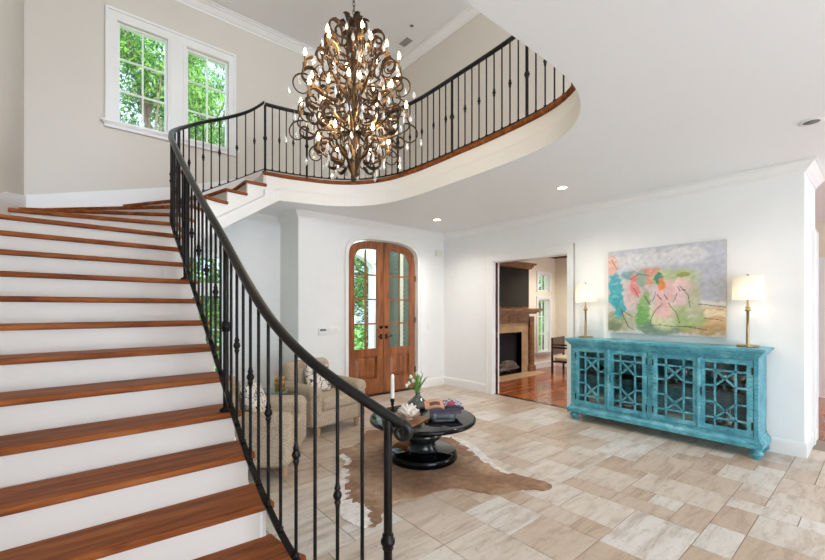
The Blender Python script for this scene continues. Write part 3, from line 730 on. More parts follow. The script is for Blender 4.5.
# gallery railing
g0, g1 = TA[20] + .03, ARC[-1] - 2.0
gr = empty('gallery_railing', (*at_arc(g0, -.075), ZF), 0, 'black wrought iron balcony railing curving around the open gallery above the foyer', 'railing')
go = Vector(gr.location); gs = [g0 + (g1 - g0) * k / 150 for k in range(151)]; gpl = [at_arc(s, -.075) for s in gs]
m = MB(); sweep(m, gpl, rail_prof(), zs=[ZF + .905] * 151, smooth=True); rb(m, 'handrail', M['rail'], gr, go)
m = MB(); sweep(m, gpl, [(-.014, -.006), (.014, -.006), (.014, .006), (-.014, .006)], zs=[ZF + .045] * 151); rb(m, 'bottom_rail', M['iron'], gr, go)
cam_S, cam_C = math.sin(math.radians(39.98)), math.cos(math.radians(39.98))
pr2 = {}
for s, kind in stations([(.03, .565, 6), (.565, 1.16, 6), (1.16, 1.835, 7), (1.835, 2.81, 9), (2.81, 3.865, 10), (3.865, 4.92, 10), (4.92, g1 - TA[20], 10)]) + [(g1 - TA[20], 'p')]:
    x, y = at_arc(TA[20] + s, -.075)
    put(kind, x, y, ZF + (.001 if kind == 'p' else .049), ZF + .893, gr, go, pr2)

# ------------------------------------------------------------------ chandelier
CH = Vector((2.02, 3.28, 0))
def srot(v, a): return Vector((v[0] * math.cos(a), v[0] * math.sin(a), v[1]))
def leaf_strip(mb, pts, w, a, cup=.3):
    """acanthus-like leaf along a radial curve (r,z) at azimuth a"""
    side = Vector((-math.sin(a), math.cos(a), 0)); n = len(pts); vs = []
    for i, p in enumerate(pts):
        t = i / (n - 1); ww = w * math.sin(PI * min(1, t * .92 + .06)) ** .7 * (1 + .22 * (i % 2)); c = srot(p, a); q = pts[min(i + 1, n - 1)]; p0 = pts[max(i - 1, 0)]
        tr, tz = q[0] - p0[0], q[1] - p0[1]; L = math.hypot(tr, tz) or 1; nr = srot((-tz / L, tr / L), a)
        for j in (-1, 0, 1): vs.append(c + side * ww * j + nr * (cup * ww * abs(j)))
        for j in (1, 0, -1): vs.append(c + side * ww * j + nr * (cup * ww * abs(j) - .003))
    fs = [(i * 6 + j, i * 6 + (j + 1) % 6, (i + 1) * 6 + (j + 1) % 6, (i + 1) * 6 + j) for i in range(n - 1) for j in range(6)]
    mb.add(vs, fs, True)
def spiral(cx, cz, r0, r1, a0, a1, n=22): return [(cx + (r0 + (r1 - r0) * k / n) * math.cos(a0 + (a1 - a0) * k / n), cz + (r0 + (r1 - r0) * k / n) * math.sin(a0 + (a1 - a0) * k / n)) for k in range(n + 1)]
ch = empty('chandelier', (CH.x, CH.y, 2.65), 0, 'large tiered bronze and gold scrollwork chandelier with lit candle bulbs and crystal drops', 'chandelier')
def drop_mesh():
    m = MB(); m.lathe([(.0005, .0), (.008, -.014), (.017, -.044), (.014, -.058), (.005, -.070), (.0005, -.075)], n=6, smooth=False); m.tube([(0, 0, .015), (0, 0, 0)], .0012, 4); return m
crys = []
def chb(mb, name, m_, par=ch, org=Vector((0, 0, 2.65))): mb.v = [tuple(Vector(p) - org) for p in mb.v]; return mb.build(name, m_, par)
# stem
m = MB(); m.lathe([(.004, 2.655), (.018, 2.67), (.024, 2.69), (.012, 2.71), (.02, 2.73), (.045, 2.80), (.05, 2.83), (.03, 2.87), (.02, 2.95), (.035, 3.02), (.05, 3.08), (.03, 3.14), (.02, 3.25), (.032, 3.35), (.055, 3.42), (.035, 3.5), (.02, 3.6), (.03, 3.72), (.042, 3.80), (.025, 3.9), (.018, 4.02), (.03, 4.1), (.02, 4.18), (.008, 4.22)], n=18)
chb(m, 'stem', M['bronze'])
m = MB()
for k in range(34):
    z = 4.235 + k * .043
    if z > ZU - .06: break
    ring = []; vert = k % 2
    for j in range(13):
        a = 2 * PI * j / 12; px_, pz = .012 * math.cos(a), .026 * math.sin(a); ring.append((px_ if vert else 0, 0 if vert else px_, z + pz))
    m.tube(ring, .0035, 6, caps=False)
chb(m, 'chain', M['darkbronze'])
m = MB(); m.lathe([(.01, ZU - .07), (.03, ZU - .05), (.07, ZU - .02), (.075, ZU - .001)], n=20); chb(m, 'canopy', M['bronze'])
# bottom leaves
for k in range(8):
    a = 2 * PI * k / 8; m = MB(); leaf_strip(m, catmull([(.015, 2.72), (.05, 2.78), (.09, 2.86), (.10, 2.93), (.13, 2.97)], 3), .028, a, .4); chb(m, 'leaf', M['gold'] if k % 2 else M['bronze'])
for k in range(6):
    a = 2 * PI * k / 6 + .3; m = MB(); leaf_strip(m, catmull([(.03, 3.9), (.07, 4.0), (.07, 4.12), (.10, 4.20), (.15, 4.19)], 3), .03, a, .4); chb(m, 'leaf', M['bronze'])
tiers = [  # bulb z, bulb radius, count, start angle, root z, scroll radius
    (3.94, .32, 6, .2, 3.72, .12), (3.76, .46, 8, .55, 3.46, .15), (3.50, .30, 6, .15, 3.24, .11), (3.40, .50, 8, .15, 3.12, .15), (3.06, .33, 6, .5, 2.90, .12)]
dm = None; ci = 0
for ti, (bz, br, cnt, a0, rz_, sr_) in enumerate(tiers):
    proto = None
    for k in range(cnt):
        a = a0 + 2 * PI * k / cnt
        if proto is None:
            hb_ = Vector((0, 0, rz_))
            main = catmull([(.02, rz_ + .04), (br * .28, rz_ - .035), (br * .55, rz_ - .05), (br * .82, rz_ + .0), (br + sr_ * .15, rz_ + .07), (br + sr_ * .1, bz - .13), (br, bz - .10)], 5)
            curl = spiral(br - sr_ * .65, bz - .115, sr_ * .75, sr_ * .22, 0, 1.75 * PI, 26)
            curl2 = spiral(br * .42, rz_ + .10, sr_ * 1.15, sr_ * .3, -PI / 2 - .2, -PI / 2 - .2 + 1.7 * PI, 26)
            outer = spiral(br + sr_ * .10, rz_ - .0, sr_ * .8, sr_ * .2, PI * .6, PI * .6 - 1.8 * PI, 26)
            m = MB()
            for c_, r_ in ((main, .0105), (curl, .008), (curl2, .009), (outer, .008)): m.tube([srot(p, 0) for p in c_], [r_ * (1 - .45 * i / len(c_)) for i in range(len(c_))], 7)
            m.v = [tuple(Vector(p) - hb_) for p in m.v]
            proto = m.build('arm', M['bronze'], ch)
            m = MB(); leaf_strip(m, [p for p in main[6:17]], .019, 0, .5); m.v = [tuple(Vector(p) - hb_) for p in m.v]; m.build('leaf', M['gold'], proto)
            m = MB(); leaf_strip(m, curl[2:13], .019, 0, -.5); m.v = [tuple(Vector(p) - hb_) for p in m.v]; m.build('leaf', M['gold'], proto)
            m = MB(); m.lathe([(.004, -.115), (.020, -.105), (.027, -.09), (.024, -.086), (.010, -.082), (.0095, -.02)], (br, 0, bz), 12); m.v = [tuple(Vector(p) - hb_) for p in m.v]; m.build('candle_cup', M['sleeve'], proto)
            m = MB(); m.lathe([(.006, -.02), (.013, -.005), (.0155, .008), (.012, .026), (.006, .042), (.0015, .054)], (br, 0, bz), 10); m.v = [tuple(Vector(p) - hb_) for p in m.v]; m.build('bulb', M['bulb'], proto)
            for (r_, z_) in ((br + sr_ * .95, rz_ - .03), (br - sr_ * .65, bz - .20), (br * .45, rz_ - .07)):
                c_ = drop_mesh(); c_.v = [(x + r_, y, z + z_ - rz_) for x, y, z in c_.v]; c_.build('crystal_drop', M['crystal'], proto)
            proto.location = (0, 0, rz_ - 2.65); proto.rotation_euler = (0, 0, a); arm = proto
        else:
            arm = copy_tree(proto, ch); arm.rotation_euler = (0, 0, a)
# crown and lower scrolls without bulbs
for (z, r, cnt, a0, sg) in ((4.06, .12, 6, .7, 1), (4.0, .24, 6, .2, 1), (2.86, .20, 8, .1, -1), (3.84, .30, 8, 1.0, 1), (3.62, .42, 8, .3, 1), (3.32, .40, 8, .7, -1), (3.10, .44, 8, .35, -1)):
    proto = None
    for k in range(cnt):
        a = a0 + 2 * PI * k / cnt
        if proto is None:
            m = MB(); sp = spiral(r, 0, .092, .022, PI, PI - sg * 1.9 * PI, 30); m.tube([srot(p, 0) for p in [(.02, -.03 * sg), (r - .11, -.02 * sg)] + sp], .0095, 7)
            proto = m.build('scroll', M['bronze'], ch); m = MB(); leaf_strip(m, sp[1:14], .024, 0, .5); m.build('leaf', M['bronze'], proto)
            c_ = drop_mesh(); c_.v = [(x + r + .085, y, z2 - .01) for x, y, z2 in c_.v]; c_.build('crystal_drop', M['crystal'], proto)
            proto.location = (0, 0, z - 2.65); proto.rotation_euler = (0, 0, a)
        else: q = copy_tree(proto, ch); q.rotation_euler = (0, 0, a)
def light(name, ty, loc, power, par=None, **kw):
    l = bpy.data.lights.new(name, ty); l.energy = power
    for k, v in kw.items(): setattr(l, k, v)
    o = bpy.data.objects.new(name, l); COL.objects.link(o)
    if par is not None: o.parent = par
    o.location = loc; return o
WARM = (1.0, .78, .52)
for z, r, n in ((.45, .3, 4), (1.05, .3, 4)):
    for k in range(n):
        a = 2 * PI * k / n + z; light('bulb_light', 'POINT', (r * math.cos(a), r * math.sin(a), z), 3.0, ch, color=WARM, shadow_soft_size=.06)

# ------------------------------------------------------------------ round coffee table
TC = (2.56, 2.90)
tb = empty('coffee_table', (*TC, 0), 0, 'round gloss-black pedestal coffee table on the brown cowhide rug', 'coffee table')
MB().lathe([(.47, .372), (.505, .375), (.512, .385), (.512, .400), (.505, .410), (.49, .412), (.0, .412)], n=64).build('tabletop', M['black'], tb)
MB().lathe([(.15, .1), (.135, .12), (.12, .16), (.135, .19), (.17, .21), (.19, .235), (.19, .26), (.17, .285), (.15, .30), (.165, .33), (.2, .372)], n=48).build('pedestal', M['mirror'], tb)
MB().lathe([(.30, .014), (.325, .016), (.335, .03), (.335, .07), (.325, .085), (.31, .095), (.0, .097)], n=64).build('base', M['black'], tb)
ZT = .412
def onT(px, py): return (px, py, ZT)
x, y = 2.36, 3.12
cd = empty('candlestick', (x, y, ZT), 0, 'twisted glass and metal candlestick at the table edge nearest the newel post', 'candlestick')
MB().lathe([(.032, 0), (.034, .006), (.022, .012), (.012, .03), (.018, .045), (.011, .06), (.017, .075), (.011, .09), (.018, .105), (.012, .118), (.022, .13), (.02, .165)], n=14).build('stick', M['mirror'], cd)
cn = MB(); cn.lathe([(.021, .0), (.018, .21), (.014, .228), (.003, .236)], n=12); o = cn.build('taper_candle', M['candle'], None, (x, y, ZT + .1655)); tag(o, 'white candle standing in the candlestick on the coffee table', 'candle')
x, y = 2.35, 2.86
bk_ = empty('book', (x, y, ZT), .35, 'flat brown-covered book lying under the shell bowl', 'book')
MB().box(-.16, .16, -.13, .13, 0, .016).build('cover', mat('tan_cover', (150, 100, 66), .4), bk_); MB().box(-.157, .162, -.127, .133, .003, .013).build('pages', M['page'], bk_)
bw = MB(); bw.lathe([(.045, 0), (.05, .01), (.04, .02), (.105, .045), (.118, .052), (.110, .052), (.04, .028), (.0, .026)], n=24); o = bw.build('bowl', M['bowl'], None, (x - .005, y + .005, ZT + .0165)); tag(o, 'small brown footed shell bowl on the flat brown book', 'bowl')
co = MB(); rr = random.Random(3)
for k in range(60):
    a, e, L = rr.random() * 2 * PI, rr.random() * 1.4, .075 + rr.random() * .045
    d = Vector((math.cos(a) * math.cos(e), math.sin(a) * math.cos(e), math.sin(e) * .9 + .05)); co.tube([(0, 0, .01), d * L * .6, d * L], [.022, .019, .008], 6)
o = co.build('coral_cluster', M['coral'], None, (x - .005, y + .005, ZT + .055)); tag(o, 'spiky white coral cluster heaped in the shell bowl', 'coral')
x, y = 2.77, 3.215
vs_ = MB(); vs_.lathe([(.11, 0), (.125, .006), (.125, .02), (.105, .05), (.06, .09), (.028, .12), (.024, .14), (.03, .15), (.024, .15), (.02, .13), (.0, .11)], n=28)
o = vs_.build('vase', M['vase'], None, (x, y, ZT)); tag(o, 'squat smoky glass vase holding the white tulips', 'vase')
VX, VY = x, y
fl_ = [(-.12, -.02, .20), (-.075, .02, .285), (-.05, -.03, .25), (-.095, .03, .215), (-.02, .02, .31), (.0, -.02, .33), (.04, .03, .34), (.02, -.01, .31)]
rt = (cam_C, -cam_S); fw = (cam_S, cam_C)
labels = ['white tulip bending lowest to the left over the vase', 'white tulip leaning left, second highest of the left blooms', 'white tulip drooping forward in front of the vase neck', 'white tulip behind the lowest left bloom', 'white tulip bud just left of the centre of the bouquet', 'tallest pale tulip bud in the middle of the bouquet', 'pale tulip bud at the right top of the bouquet', 'slim pale tulip bud right beside the tallest one']
for i, (a, b, hgt) in enumerate(fl_):
    wx, wy = rt[0] * a + fw[0] * b, rt[1] * a + fw[1] * b
    a = a * 1.55 - .02; f = empty('tulip', (VX, VY, ZT + .12), 0, labels[i], 'flower', 'tulips in the smoky vase')
    MB().tube(catmull([(0, 0, -.05), (wx * .25, wy * .25, .05), (wx * .8, wy * .8, hgt - .13), (wx, wy, hgt - .11)], 5), .003, 6).build('stem', M['leafgreen'], f)
    k = .8 if i > 3 else 1.15
    MB().lathe([(.003, 0), (.012 * k, .006), (.016 * k, .018), (.014 * k, .03), (.006 * k, .042), (.001, .044)], (wx, wy, hgt - .112), 10).build('bloom', M['petal'], f)
rr = random.Random(5)
lf = MB()
for k in range(22):
    a = rr.random() * 2 * PI; L = .12 + rr.random() * .12; sp = .03 + rr.random() * .13; w = .009
    c = [Vector((0, 0, -.03)), Vector((math.cos(a) * sp * .3, math.sin(a) * sp * .3, L * .5)), Vector((math.cos(a) * sp, math.sin(a) * sp, L))]
    sd = Vector((-math.sin(a), math.cos(a), 0)); pts = catmull([tuple(q) for q in c], 4)
    v = []
    for i, q in enumerate(pts):
        ww = w * math.sin(PI * min(1, i / (len(pts) - 1) * .9 + .1)); v += [Vector(q) - sd * ww, Vector(q) + sd * ww, Vector(q) + Vector((0, 0, .001))]
    lf.add(v, [(i * 3, i * 3 + 1, i * 3 + 4, i * 3 + 3) for i in range(len(pts) - 1)], True)
o = lf.build('tulip_leaves', M['leafgreen'], None, (VX, VY, ZT + .13)); tag(o, 'spray of green tulip leaves rising from the smoky vase', 'leaves', kind='stuff')
# black box with glass sides, open magazine on top
x, y = 2.70, 2.77
bx = empty('glass_box', (x, y, ZT), -.55, 'low glass and black metal box under the books, right side of the coffee table', 'box')
m = MB()
for sx in (-1, 1):
    for sy in (-1, 1): m.box(sx * .105 - .004, sx * .105 + .004, sy * .07 - .004, sy * .07 + .004, 0, .05)
m.box(-.11, .11, -.075, .075, .044, .05); m.box(-.11, .11, -.075, .075, 0, .004); m.build('frame', M['black'], bx); m = MB()
m.box(-.1, .1, -.072, -.070, .004, .044); m.box(-.1, .1, .070, .072, .004, .044); m.box(-.107, -.105, -.066, .066, .004, .044); m.box(.105, .107, -.066, .066, .004, .044); m.build('glass_side', M['cabglass'], bx)
MB().rbox((0, 0, .024), (.13, .08, .036), .012, 3).build('inner_tray', M['shoji'], bx)
ab = empty('art_book', (x + .01, y - .01, ZT + .0505), -.62, 'navy and red art book lying on the glass box under the magazine', 'book')
m = MB(); m.box(-.15, .15, -.10, .10, 0, .003); m.box(-.15, .15, -.10, .10, .024, .027); m.box(-.15, .15, -.10, -.097, .003, .024); m.build('cover', mat('navy_red_cover', (62, 40, 70), .35, var=.7, scale=14), ab); MB().box(-.146, .147, -.096, .096, .003, .024).build('pages', M['page'], ab)
mg = empty('magazine', (x + .035, y + .02, ZT + .098), -.66, 'open glossy magazine with colour photographs spread on the navy art book', 'magazine')
mg.rotation_euler[0] = .13; mg.scale = (.92, .85, 1)
def page_curve(sg):
    v = []; N_ = 10
    for i in range(N_ + 1):
        t = i / N_; xx = sg * .20 * t; zz = .028 * math.sin(PI * min(1, t * 1.1)) ** .8 * (1 - .5 * t) + .004
        v += [(xx, -.13, zz), (xx, .13, zz), (xx, -.13, zz - .004), (xx, .13, zz - .004)]
    f = []
    for i in range(N_): a = i * 4; f += [(a, a + 4, a + 5, a + 1), (a + 2, a + 3, a + 7, a + 6), (a, a + 2, a + 6, a + 4), (a + 1, a + 5, a + 7, a + 3)]
    f += [(0, 1, 3, 2), (N_ * 4, N_ * 4 + 2, N_ * 4 + 3, N_ * 4 + 1)]
    return MB().add(v, f)
def pic(u, v, which):
    if which:
        if .2 < u < .75 and .25 < v < .7: return s2l((96, 70, 62))
        if v < .2 or v > .85: return s2l((206, 150, 120))
        return s2l((214, 160, 132))
    if (u - .4) ** 2 + (v - .5) ** 2 < .05: return s2l((176, 34, 62))
    if v < .3: return s2l((46, 48, 72))
    return s2l((190, 190, 204)) if (int(u * 9) + int(v * 7)) % 3 else s2l((90, 70, 100))
for sg, wch in ((-1, 1), (1, 0)):
    g = MB(); n1 = 16; vv = []
    for i in range(n1 + 1):
        t = i / n1; xx = sg * .20 * t; zz = .028 * math.sin(PI * min(1, t * 1.1)) ** .8 * (1 - .5 * t) + .004
        for j in range(n1 + 1): vv.append((xx, -.13 + .26 * j / n1, zz))
        for j in range(n1 + 1): vv.append((xx, -.13 + .26 * j / n1, zz - .005))
    q = (n1 + 1) * 2; f = []
    for i in range(n1):
        for j in range(n1): f.append((i * q + j, (i + 1) * q + j, (i + 1) * q + j + 1, i * q + j + 1)); f.append((i * q + n1 + 1 + j, i * q + n1 + 2 + j, (i + 1) * q + n1 + 2 + j, (i + 1) * q + n1 + 1 + j))
    g.add(vv, f); o = g.build('page', M['paint'], mg)
    set_tint(o, lambda i, c, w=wch: pic(abs(c.x) / .2, (c.y + .13) / .26, w))

# ------------------------------------------------------------------ cowhide rug
hide = [(1.44, 2.24), (1.40, 2.42), (1.50, 2.62), (1.62, 2.85), (1.80, 3.14), (1.93, 3.28), (1.96, 3.46), (2.02, 3.60), (2.2, 3.62), (2.38, 3.70), (2.60, 3.95), (2.74, 3.90), (2.82, 3.74), (3.02, 3.45), (3.22, 3.18), (3.25, 2.95), (3.16, 2.70), (3.02, 2.45), (2.93, 2.28), (2.93, 2.10), (2.99, 1.84), (2.95, 1.76), (2.86, 1.75), (2.78, 1.84), (2.68, 1.90), (2.50, 1.97), (2.42, 2.10), (2.35, 2.22), (2.20, 2.30), (2.0, 2.31), (1.82, 2.38), (1.68, 2.33), (1.58, 2.22), (1.50, 2.20)]
hd = catmull(hide + [hide[0]], 5)[:-1]
rr = random.Random(8); hd = [(x + rr.uniform(-.008, .008), y + rr.uniform(-.008, .008)) for x, y in hd]
hm = MB(); hm.plate(hd, [], XY(.001), .009)
ho = hm.build('cowhide_rug', M['hide'])
bm = bmesh.new(); bm.from_mesh(ho.data)
for _ in range(5):
    es = [e for e in bm.edges if e.calc_length() > .032]
    if not es: break
    bmesh.ops.subdivide_edges(bm, edges=es, cuts=1); bmesh.ops.triangulate(bm, faces=bm.faces[:])
bm.to_mesh(ho.data); bm.free()
from mathutils import noise
wl = [((1.44, 2.30), (1.52, 2.48), .10), ((1.52, 2.48), (1.50, 2.62), .06), ((1.50, 2.62), (1.64, 2.88), .05), ((1.64, 2.88), (1.80, 3.12), .06), ((3.25, 3.08), (3.15, 2.72), .075), ((3.15, 2.72), (3.02, 2.43), .09), ((3.02, 2.43), (2.95, 2.20), .09), ((1.92, 3.26), (1.99, 3.44), .05), ((2.98, 3.52), (3.2, 3.2), .035)]
def sd_(c, a, b):
    dx, dy = b[0] - a[0], b[1] - a[1]; t = max(0, min(1, ((c.x - a[0]) * dx + (c.y - a[1]) * dy) / (dx * dx + dy * dy))); return math.hypot(c.x - a[0] - t * dx, c.y - a[1] - t * dy)
def hidec(i, c):
    n1 = noise.noise(Vector((c.x * 3, c.y * 3, 1))); n2 = noise.noise(Vector((c.x * 14, c.y * 14, 4)))
    d = min(sd_(c, a, b) - w for a, b, w in wl) + n2 * .045
    if d < 0: return s2l((226, 220, 214))
    base = Vector(s2l((150, 118, 94))); lt = Vector(s2l((192, 164, 138))); dk = Vector(s2l((120, 90, 68)))
    t = n1 * .9 + n2 * .35; return tuple(base.lerp(lt, min(1, t)) if t > 0 else base.lerp(dk, min(1, -t)))
set_tint(ho, hidec); tag(ho, 'brown and white cowhide rug under the round black table', 'rug')

# ------------------------------------------------------------------ boucle armchairs
def armchair(loc, rz, label):
    """chair faces -Y; origin at floor centre"""
    t = empty('armchair', (*loc, 0), rz, label, 'armchair', 'boucle armchairs')
    MB().rbox((0, -.0, .20), (.60, .74, .20), .04, 4).build('seat_base', M['boucle'], t)
    MB().rbox((0, -.06, .355), (.52, .66, .15), .05, 5).build('seat_cushion', M['boucle'], t)
    for sx in (-1, 1):
        a = MB(); a.rbox((sx * .325, -.0, .32), (.155, .78, .44), .07, 6); a.rbox((sx * .332, -.0, .49), (.175, .79, .16), .078, 6); a.build('arm', M['boucle'], t)
    b = MB(); Mt = Matrix.Rotation(math.radians(-9), 3, 'X'); b.rbox((0, .31, .50), (.66, .20, .60), .095, 6, Mt); b.build('backrest', M['boucle'], t)
    b = MB(); b.rbox((0, .20, .53), (.50, .15, .36), .07, 6, Mt); b.build('back_cushion', M['boucle'], t)
    for sx in (-1, 1):
        for sy in (-1, 1): MB().lathe([(.028, 0), (.034, .06), (.036, .102)], (sx * .29, sy * .31, 0), 14).build('foot', mat_leg, t)
    return t
mat_leg = mat('light_oak_leg', (176, 146, 110), .5)
c1 = armchair((2.33, 4.53), .155, 'beige boucle armchair with its back to the front wall, left of the double doors')
c2 = armchair((1.28, 3.78), math.radians(55), 'beige boucle armchair seen from its side right beside the staircase')
def pillow(loc, rot, size, label):
    m = MB(); n = 14; vs = []; h = size / 2
    for side in (1, -1):
        for i in range(n + 1):
            for j in range(n + 1):
                a, b = -1 + 2 * i / n, -1 + 2 * j / n; th = .065 * ((1 - a ** 4) * (1 - b ** 4)) ** .5 * side
                k = 1 - .06 * (1 - a * a) * (abs(b) ** 3) ; k2 = 1 - .06 * (1 - b * b) * (abs(a) ** 3); vs.append((a * h * k2, th, b * h * k))
    N_ = (n + 1) ** 2; fs = []
    for i in range(n):
        for j in range(n):
            q = (i * (n + 1) + j, (i + 1) * (n + 1) + j, (i + 1) * (n + 1) + j + 1, i * (n + 1) + j + 1); fs += [q, tuple(v + N_ for v in q)[::-1]]
    m.add(vs, fs, True); o = m.build('throw_pillow', M['pillow'])
    bm = bmesh.new(); bm.from_mesh(o.data); bmesh.ops.remove_doubles(bm, verts=bm.verts, dist=.0005); bm.to_mesh(o.data); bm.free()
    o.location = loc; o.rotation_euler = rot; return tag(o, label, 'pillow', 'patterned throw pillows')
def chair_pt(c, x, y, z): a = c.rotation_euler.z; return (c.location.x + x * math.cos(a) - y * math.sin(a), c.location.y + x * math.sin(a) + y * math.cos(a), z)
pillow(chair_pt(c1, -.05, .02, .605), (math.radians(-22), math.radians(8), .155), .37, 'cream pillow with dark sprig pattern on the armchair by the front wall')
pillow(chair_pt(c2, .02, .03, .605), (math.radians(-20), math.radians(-6), math.radians(55)), .38, 'cream pillow with dark line pattern on the armchair beside the stairs')
# side table with gold pot
SX, SY = 1.675, 4.52
sd = empty('side_table', (SX, SY, 0), 0, 'small round green stone side table between the two armchairs', 'side table')
MB().lathe([(.18, .49), (.20, .495), (.20, .515), (.19, .52), (.0, .52)], n=32).build('tabletop', M['sidetable'], sd)
m = MB(); m.lathe([(.13, 0), (.135, .012), (.03, .03), (.022, .06), (.022, .44), (.05, .49)], n=20); m.build('pedestal', M['darkbronze'], sd)
gp_ = MB(); gp_.lathe([(.045, 0), (.058, .01), (.06, .03), (.056, .045), (.062, .05), (.062, .10), (.056, .106), (.062, .112), (.060, .135), (.05, .152), (.044, .155), (.040, .15), (.0, .12)], n=20)
o = gp_.build('gold_pot', mat('hammered_gold', (196, 156, 92), .3, .9, bump=.8, bscale=45), None, (SX + .10, SY - .03, .5205)); tag(o, 'hammered gold pot on the small green side table', 'pot')

# ------------------------------------------------------------------ turquoise console
CX0, CX1, CY0, CY1 = 5.0, 5.395, .80, 2.70
cb = empty('console_cabinet', (5.2, 1.74, 0), 0, 'distressed turquoise sideboard with four lattice glass doors against the right wall', 'cabinet')
co_ = Vector(cb.location)
def cbb(mb, name, m_, par=cb): mb.v = [tuple(Vector(p) - co_) for p in mb.v]; return mb.build(name, m_, par)
ZB0, ZB1, ZT0, ZT1 = .20, .985, .99, 1.065
pairs = [(2.629, 1.768), (1.718, .832)]     # (far y, near y)
# carcass
m = MB(); t = .025
m.box(CX0 + .03, CX1, CY0, CY0 + t, .12, ZT0); m.box(CX0 + .03, CX1, CY1 - t, CY1, .12, ZT0); m.box(CX1 - .012, CX1, CY0 + t, CY1 - t, .12, ZT0)
m.box(CX0 + .03, CX1 - .012, CY0 + t, CY1 - t, .18, .20); ymid = (pairs[0][1] + pairs[1][0]) / 2
m.box(CX0 + .03, CX1 - .012, ymid - .012, ymid + .012, .2, ZT0)
cbb(m, 'carcass', M['teal'])
m = MB(); m.box(CX0 + .045, CX1 - .012, CY0 + t, ymid - .012, .60, .615); m.box(CX0 + .045, CX1 - .012, ymid + .012, CY1 - t, .60, .615); cbb(m, 'shelf', M['cabin'])
m = MB()
m.box(CX0, CX0 + .03, CY0, pairs[1][1], .20, ZT0); m.box(CX0, CX0 + .03, pairs[1][0], pairs[0][1], .20, ZT0); m.box(CX0, CX0 + .03, pairs[0][0], CY1, .20, ZT0)
for a, b in pairs: m.box(CX0, CX0 + .03, b, a, .20, .215); m.box(CX0, CX0 + .03, b, a, .955, ZT0)
cbb(m, 'face_frame', M['teal'])
m = MB(); cyc = [(CX1, CY1), (CX0, CY1), (CX0, CY0), (CX1, CY0)]
def ring(z0, z1, o0, o1):
    m.add([(CX1, CY1 + o0, z0), (CX0 - o0, CY1 + o0, z0), (CX0 - o0, CY0 - o0, z0), (CX1, CY0 - o0, z0), (CX1, CY1 + o1, z1), (CX0 - o1, CY1 + o1, z1), (CX0 - o1, CY0 - o1, z1), (CX1, CY0 - o1, z1)],
          [(0, 1, 5, 4), (1, 2, 6, 5), (2, 3, 7, 6), (3, 0, 4, 7), (0, 3, 2, 1), (4, 5, 6, 7)])
ring(.985, 1.0, .012, .02); ring(1.0, 1.04, .02, .052); ring(1.04, 1.065, .058, .058); cbb(m, 'top', M['teal'])
m = MB(); ring(.105, .15, .035, .035); ring(.15, .175, .035, .012); ring(.175, .20, .010, .006); cbb(m, 'plinth', M['teal'])
for y in (CY0 + .02, CY1 - .04):
    for x in (CX0 + .02, CX1 - .06):
        m = MB(); m.lathe([(.03, .105), (.034, .095), (.028, .09), (.05, .075), (.055, .055), (.048, .035), (.03, .02), (.026, .0)], (x, y, 0), 20); cbb(m, 'foot', M['teal'])
def cab_door(y_far, y_near, hinge_near, pull):
    """lattice door on the front face; y_far > y_near"""
    d = MB(); x0, x1 = CX0 - .022, CX0; z0, z1 = .218, .952; fr = .048
    a, b = y_near + .005, y_far - .005
    d.box(x0, x1, a, a + fr, z0, z1); d.box(x0, x1, b - fr, b, z0, z1); d.box(x0, x1, a + fr, b - fr, z0, z0 + fr); d.box(x0, x1, a + fr, b - fr, z1 - fr, z1)
    D = cbb(d, 'door', M['teal']); l = MB(); ga, gb, g0_, g1_ = a + fr, b - fr, z0 + fr, z1 - fr; W, H = gb - ga, g1_ - g0_; hw = .0085; xc = (x0 + x1) / 2
    def bar(p, q_):
        p3, q3 = Vector((xc, ga + p[0] * W, g0_ + p[1] * H)), Vector((xc, ga + q_[0] * W, g0_ + q_[1] * H)); dv = (q3 - p3); L = dv.length; dv.normalize()
        l.obox((p3 + q3) / 2, (1, 0, 0), dv, Vector((1, 0, 0)).cross(dv), .008, L / 2, hw)
    for xx in (.25, .75): bar((xx, 0), (xx, 1))
    for zz in (.12, .88): bar((0, zz), (1, zz))
    for zz in (.37, .63): bar((0, zz), (.25, zz)); bar((.75, zz), (1, zz))
    bar((.25, .88), (.75, .63)); bar((.25, .63), (.75, .88)); bar((.25, .37), (.75, .12)); bar((.25, .12), (.75, .37))
    cbb(l, 'lattice', M['teal'], D)
    g = MB(); g.box(CX0 - .006, CX0 - .003, ga - .005, gb + .005, g0_ - .005, g1_ + .005); cbb(g, 'pane', M['cabglass'], D)
    yh = a + .004 if hinge_near else b - .004
    for zz in (.32, .85): h = MB(); h.lathe([(.007, zz - .035), (.007, zz + .035)], (x0 - .004, yh, 0), 8); cbb(h, 'hinge', M['darkbronze'], D)
    if pull:
        yy = b - .02 if hinge_near else a + .02; h = MB(); h.tube([(x0, yy, .64), (x0 - .022, yy, .635), (x0 - .024, yy, .60), (x0 - .022, yy, .565), (x0, yy, .56)], .005, 8); cbb(h, 'pull', M['darkbronze'], D)
for a, b in pairs:
    mid = (a + b) / 2; cab_door(a, mid, False, False); cab_door(mid, b, True, True)
    h = MB(); h.lathe([(.021, .222), (.021, .948)], (CX0 - .026, mid, 0), 12); cbb(h, 'astragal', M['teal'])
